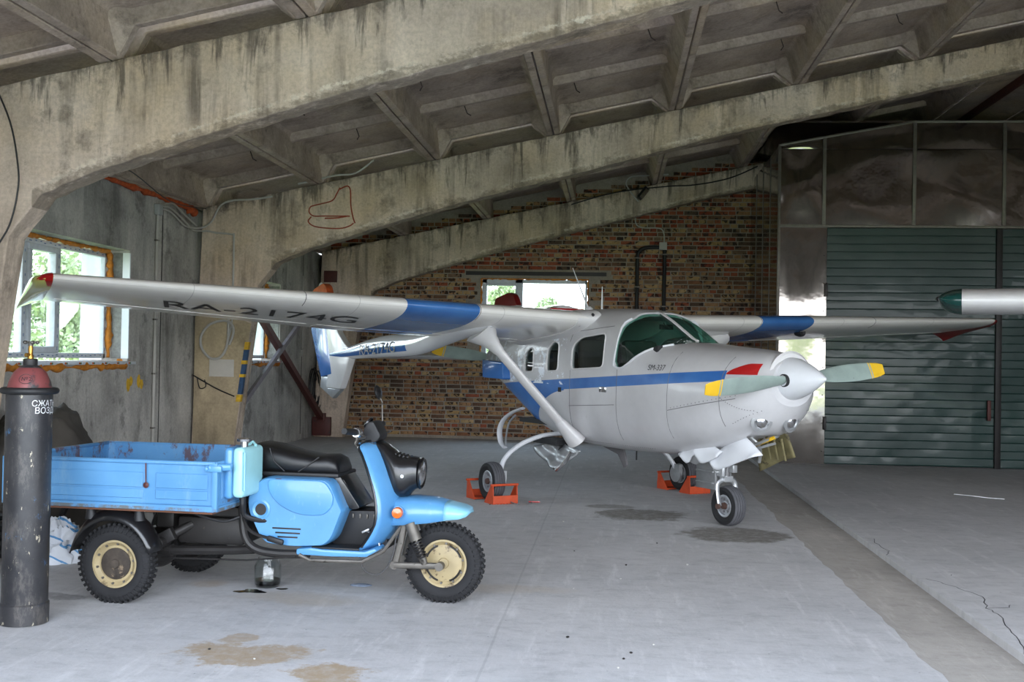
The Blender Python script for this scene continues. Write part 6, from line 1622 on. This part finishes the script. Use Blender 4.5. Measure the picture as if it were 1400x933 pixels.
# crack along the channel's right edge
m = MB(); rr = random.Random(12)
for pts in [[(2.19, 6.05), (2.28, 6.35), (2.31, 6.7), (2.38, 6.95), (2.36, 7.15), (2.45, 7.5), (2.38, 7.75), (2.30, 7.95), (2.22, 8.1)], [(2.2, 9.0), (2.26, 9.2), (2.24, 9.6), (2.3, 9.9)], [(2.36, 7.15), (2.5, 7.2), (2.56, 7.3)]]:
    P = []
    for a, b in zip(pts, pts[1:]):
        for i in range(4): P.append((a[0] + (b[0] - a[0]) * i / 4 + rr.uniform(-.012, .012), a[1] + (b[1] - a[1]) * i / 4, .0005))
    m.tube(P, .004, 4, flat=(.006, .002))
cr = m.build('floor_crack', M['frame_dk'], None, smooth=0); tag(cr, 'crack in the floor along the channel edge', None, None, 'structure')

# ------------------------------------------------------------------ left corner heap behind the cylinder
M['tarp'] = plain('dark_tarp', (62, 58, 52), .85, 0, .35, 5, .3)
def folded(name, c, dims, seed, mat, n=40, ridge=.16):
    """cloth heap: a dome with sharp folds"""
    from mathutils import noise as mn
    m = MB(); vs = []
    for i in range(n + 1):
        t_ = .5 * PI * i / n
        for j in range(2 * n):
            q = PI * j / n; d = Vector((math.sin(t_) * math.cos(q), math.sin(t_) * math.sin(q), math.cos(t_)))
            p = d * 2.1 + Vector((seed, seed * .7, 0)); w1 = 1 - abs(mn.noise(p)) * 2; w2 = 1 - abs(mn.noise(p * 2.3)) * 2
            r = .86 + ridge * w1 + ridge * .45 * w2
            flare = 1 + .12 * (1 - d.z) * (mn.noise(d * 4 + Vector((seed, 0, 5))) + .4)
            vs.append((c[0] + d.x * r * dims[0] * flare, c[1] + d.y * r * dims[1] * flare, c[2] + max(.0, d.z * r * dims[2])))
    w = 2 * n
    m.add(vs, [(i * w + j, i * w + (j + 1) % w, (i + 1) * w + (j + 1) % w, (i + 1) * w + j) for i in range(n) for j in range(w)])
    me = m.mesh(name, mat, smooth=60, fix=True)
    bm = bmesh.new(); bm.from_mesh(me); bmesh.ops.remove_doubles(bm, verts=bm.verts, dist=.0008); bmesh.ops.recalc_face_normals(bm, faces=bm.faces); bm.to_mesh(me); bm.free()
    return link(name, me)
tp_ = folded('tarpaulin', (-4.84, 8.95, 0), (.60, .75, 1.16), 14.3, M['tarp'], 40, .07); tag(tp_, 'dark grey tarpaulin heaped over something behind the tricycle and cylinder', 'tarpaulin')
hs = MB()
for k in range(4): hs.lathe([(.26 + .035 * math.cos(q), .05 + .068 * k + .035 * math.sin(q)) for q in [2 * PI * i / 10 for i in range(10)]], (-4.52 + .02 * k, 7.72, 0), (0, 0, 1), 28, closed=True)
tag(hs.build('hose_coil', M['black'], None), 'coil of thick black hose lying on the floor by the left wall', 'hose')
h2 = MB(); h2.tube(spline([(-4.35, 8.3, .1), (-4.2, 8.25, .35), (-3.95, 8.2, .52), (-3.6, 8.2, .50), (-3.45, 8.15, .2), (-3.4, 8.1, .03)], 6), .025, 8); h2.tube(spline([(-4.35, 8.15, .3), (-4.1, 8.2, .42), (-3.85, 8.15, .48), (-3.7, 8.1, .30), (-3.68, 8.1, .03)], 6), .02, 8); tag(h2.build('bent_hose', M['black'], None), 'bent black hose arching up behind the cargo bed', 'hose')
ty3 = MB(); ty3.lathe([(.17, -.07), (.24, -.09), (.29, -.06), (.30, 0), (.29, .06), (.24, .09), (.17, .07)], (-4.18, 6.92, .30), (.9, .3, .12), 32, closed=True); tag(ty3.build('old_tyre', M['tyre2'], None), 'old black tyre leaning behind the gas cylinder at the left edge', 'tyre')
M['sack'] = plain('white_woven_sack', (206, 212, 220), .8, 0, .15, 8, .25)
sk = folded('sack', (-3.97, 7.60, 0), (.19, .16, .25), 31.2, M['sack'], 26, .3); tag(sk, 'crumpled white woven sack with blue stripes on the floor', 'sack')
# blue stripes woven into the sack
t = NT('striped_sack'); x, y, z = t.sep(); v = t.math('FRACT', t.math('ADD', t.math('MULTIPLY', t.math('ADD', z, t.math('MULTIPLY', t.math('ADD', x, 3.98), .6)), 8.5), .3))
t.fin(t.mix(t.math('LESS_THAN', v, .13), lin((206, 210, 216)), lin((84, 140, 186))), .8, 0, t.bump(t.noise(9, 5), .3, .02)); sk.data.materials[0] = t.m
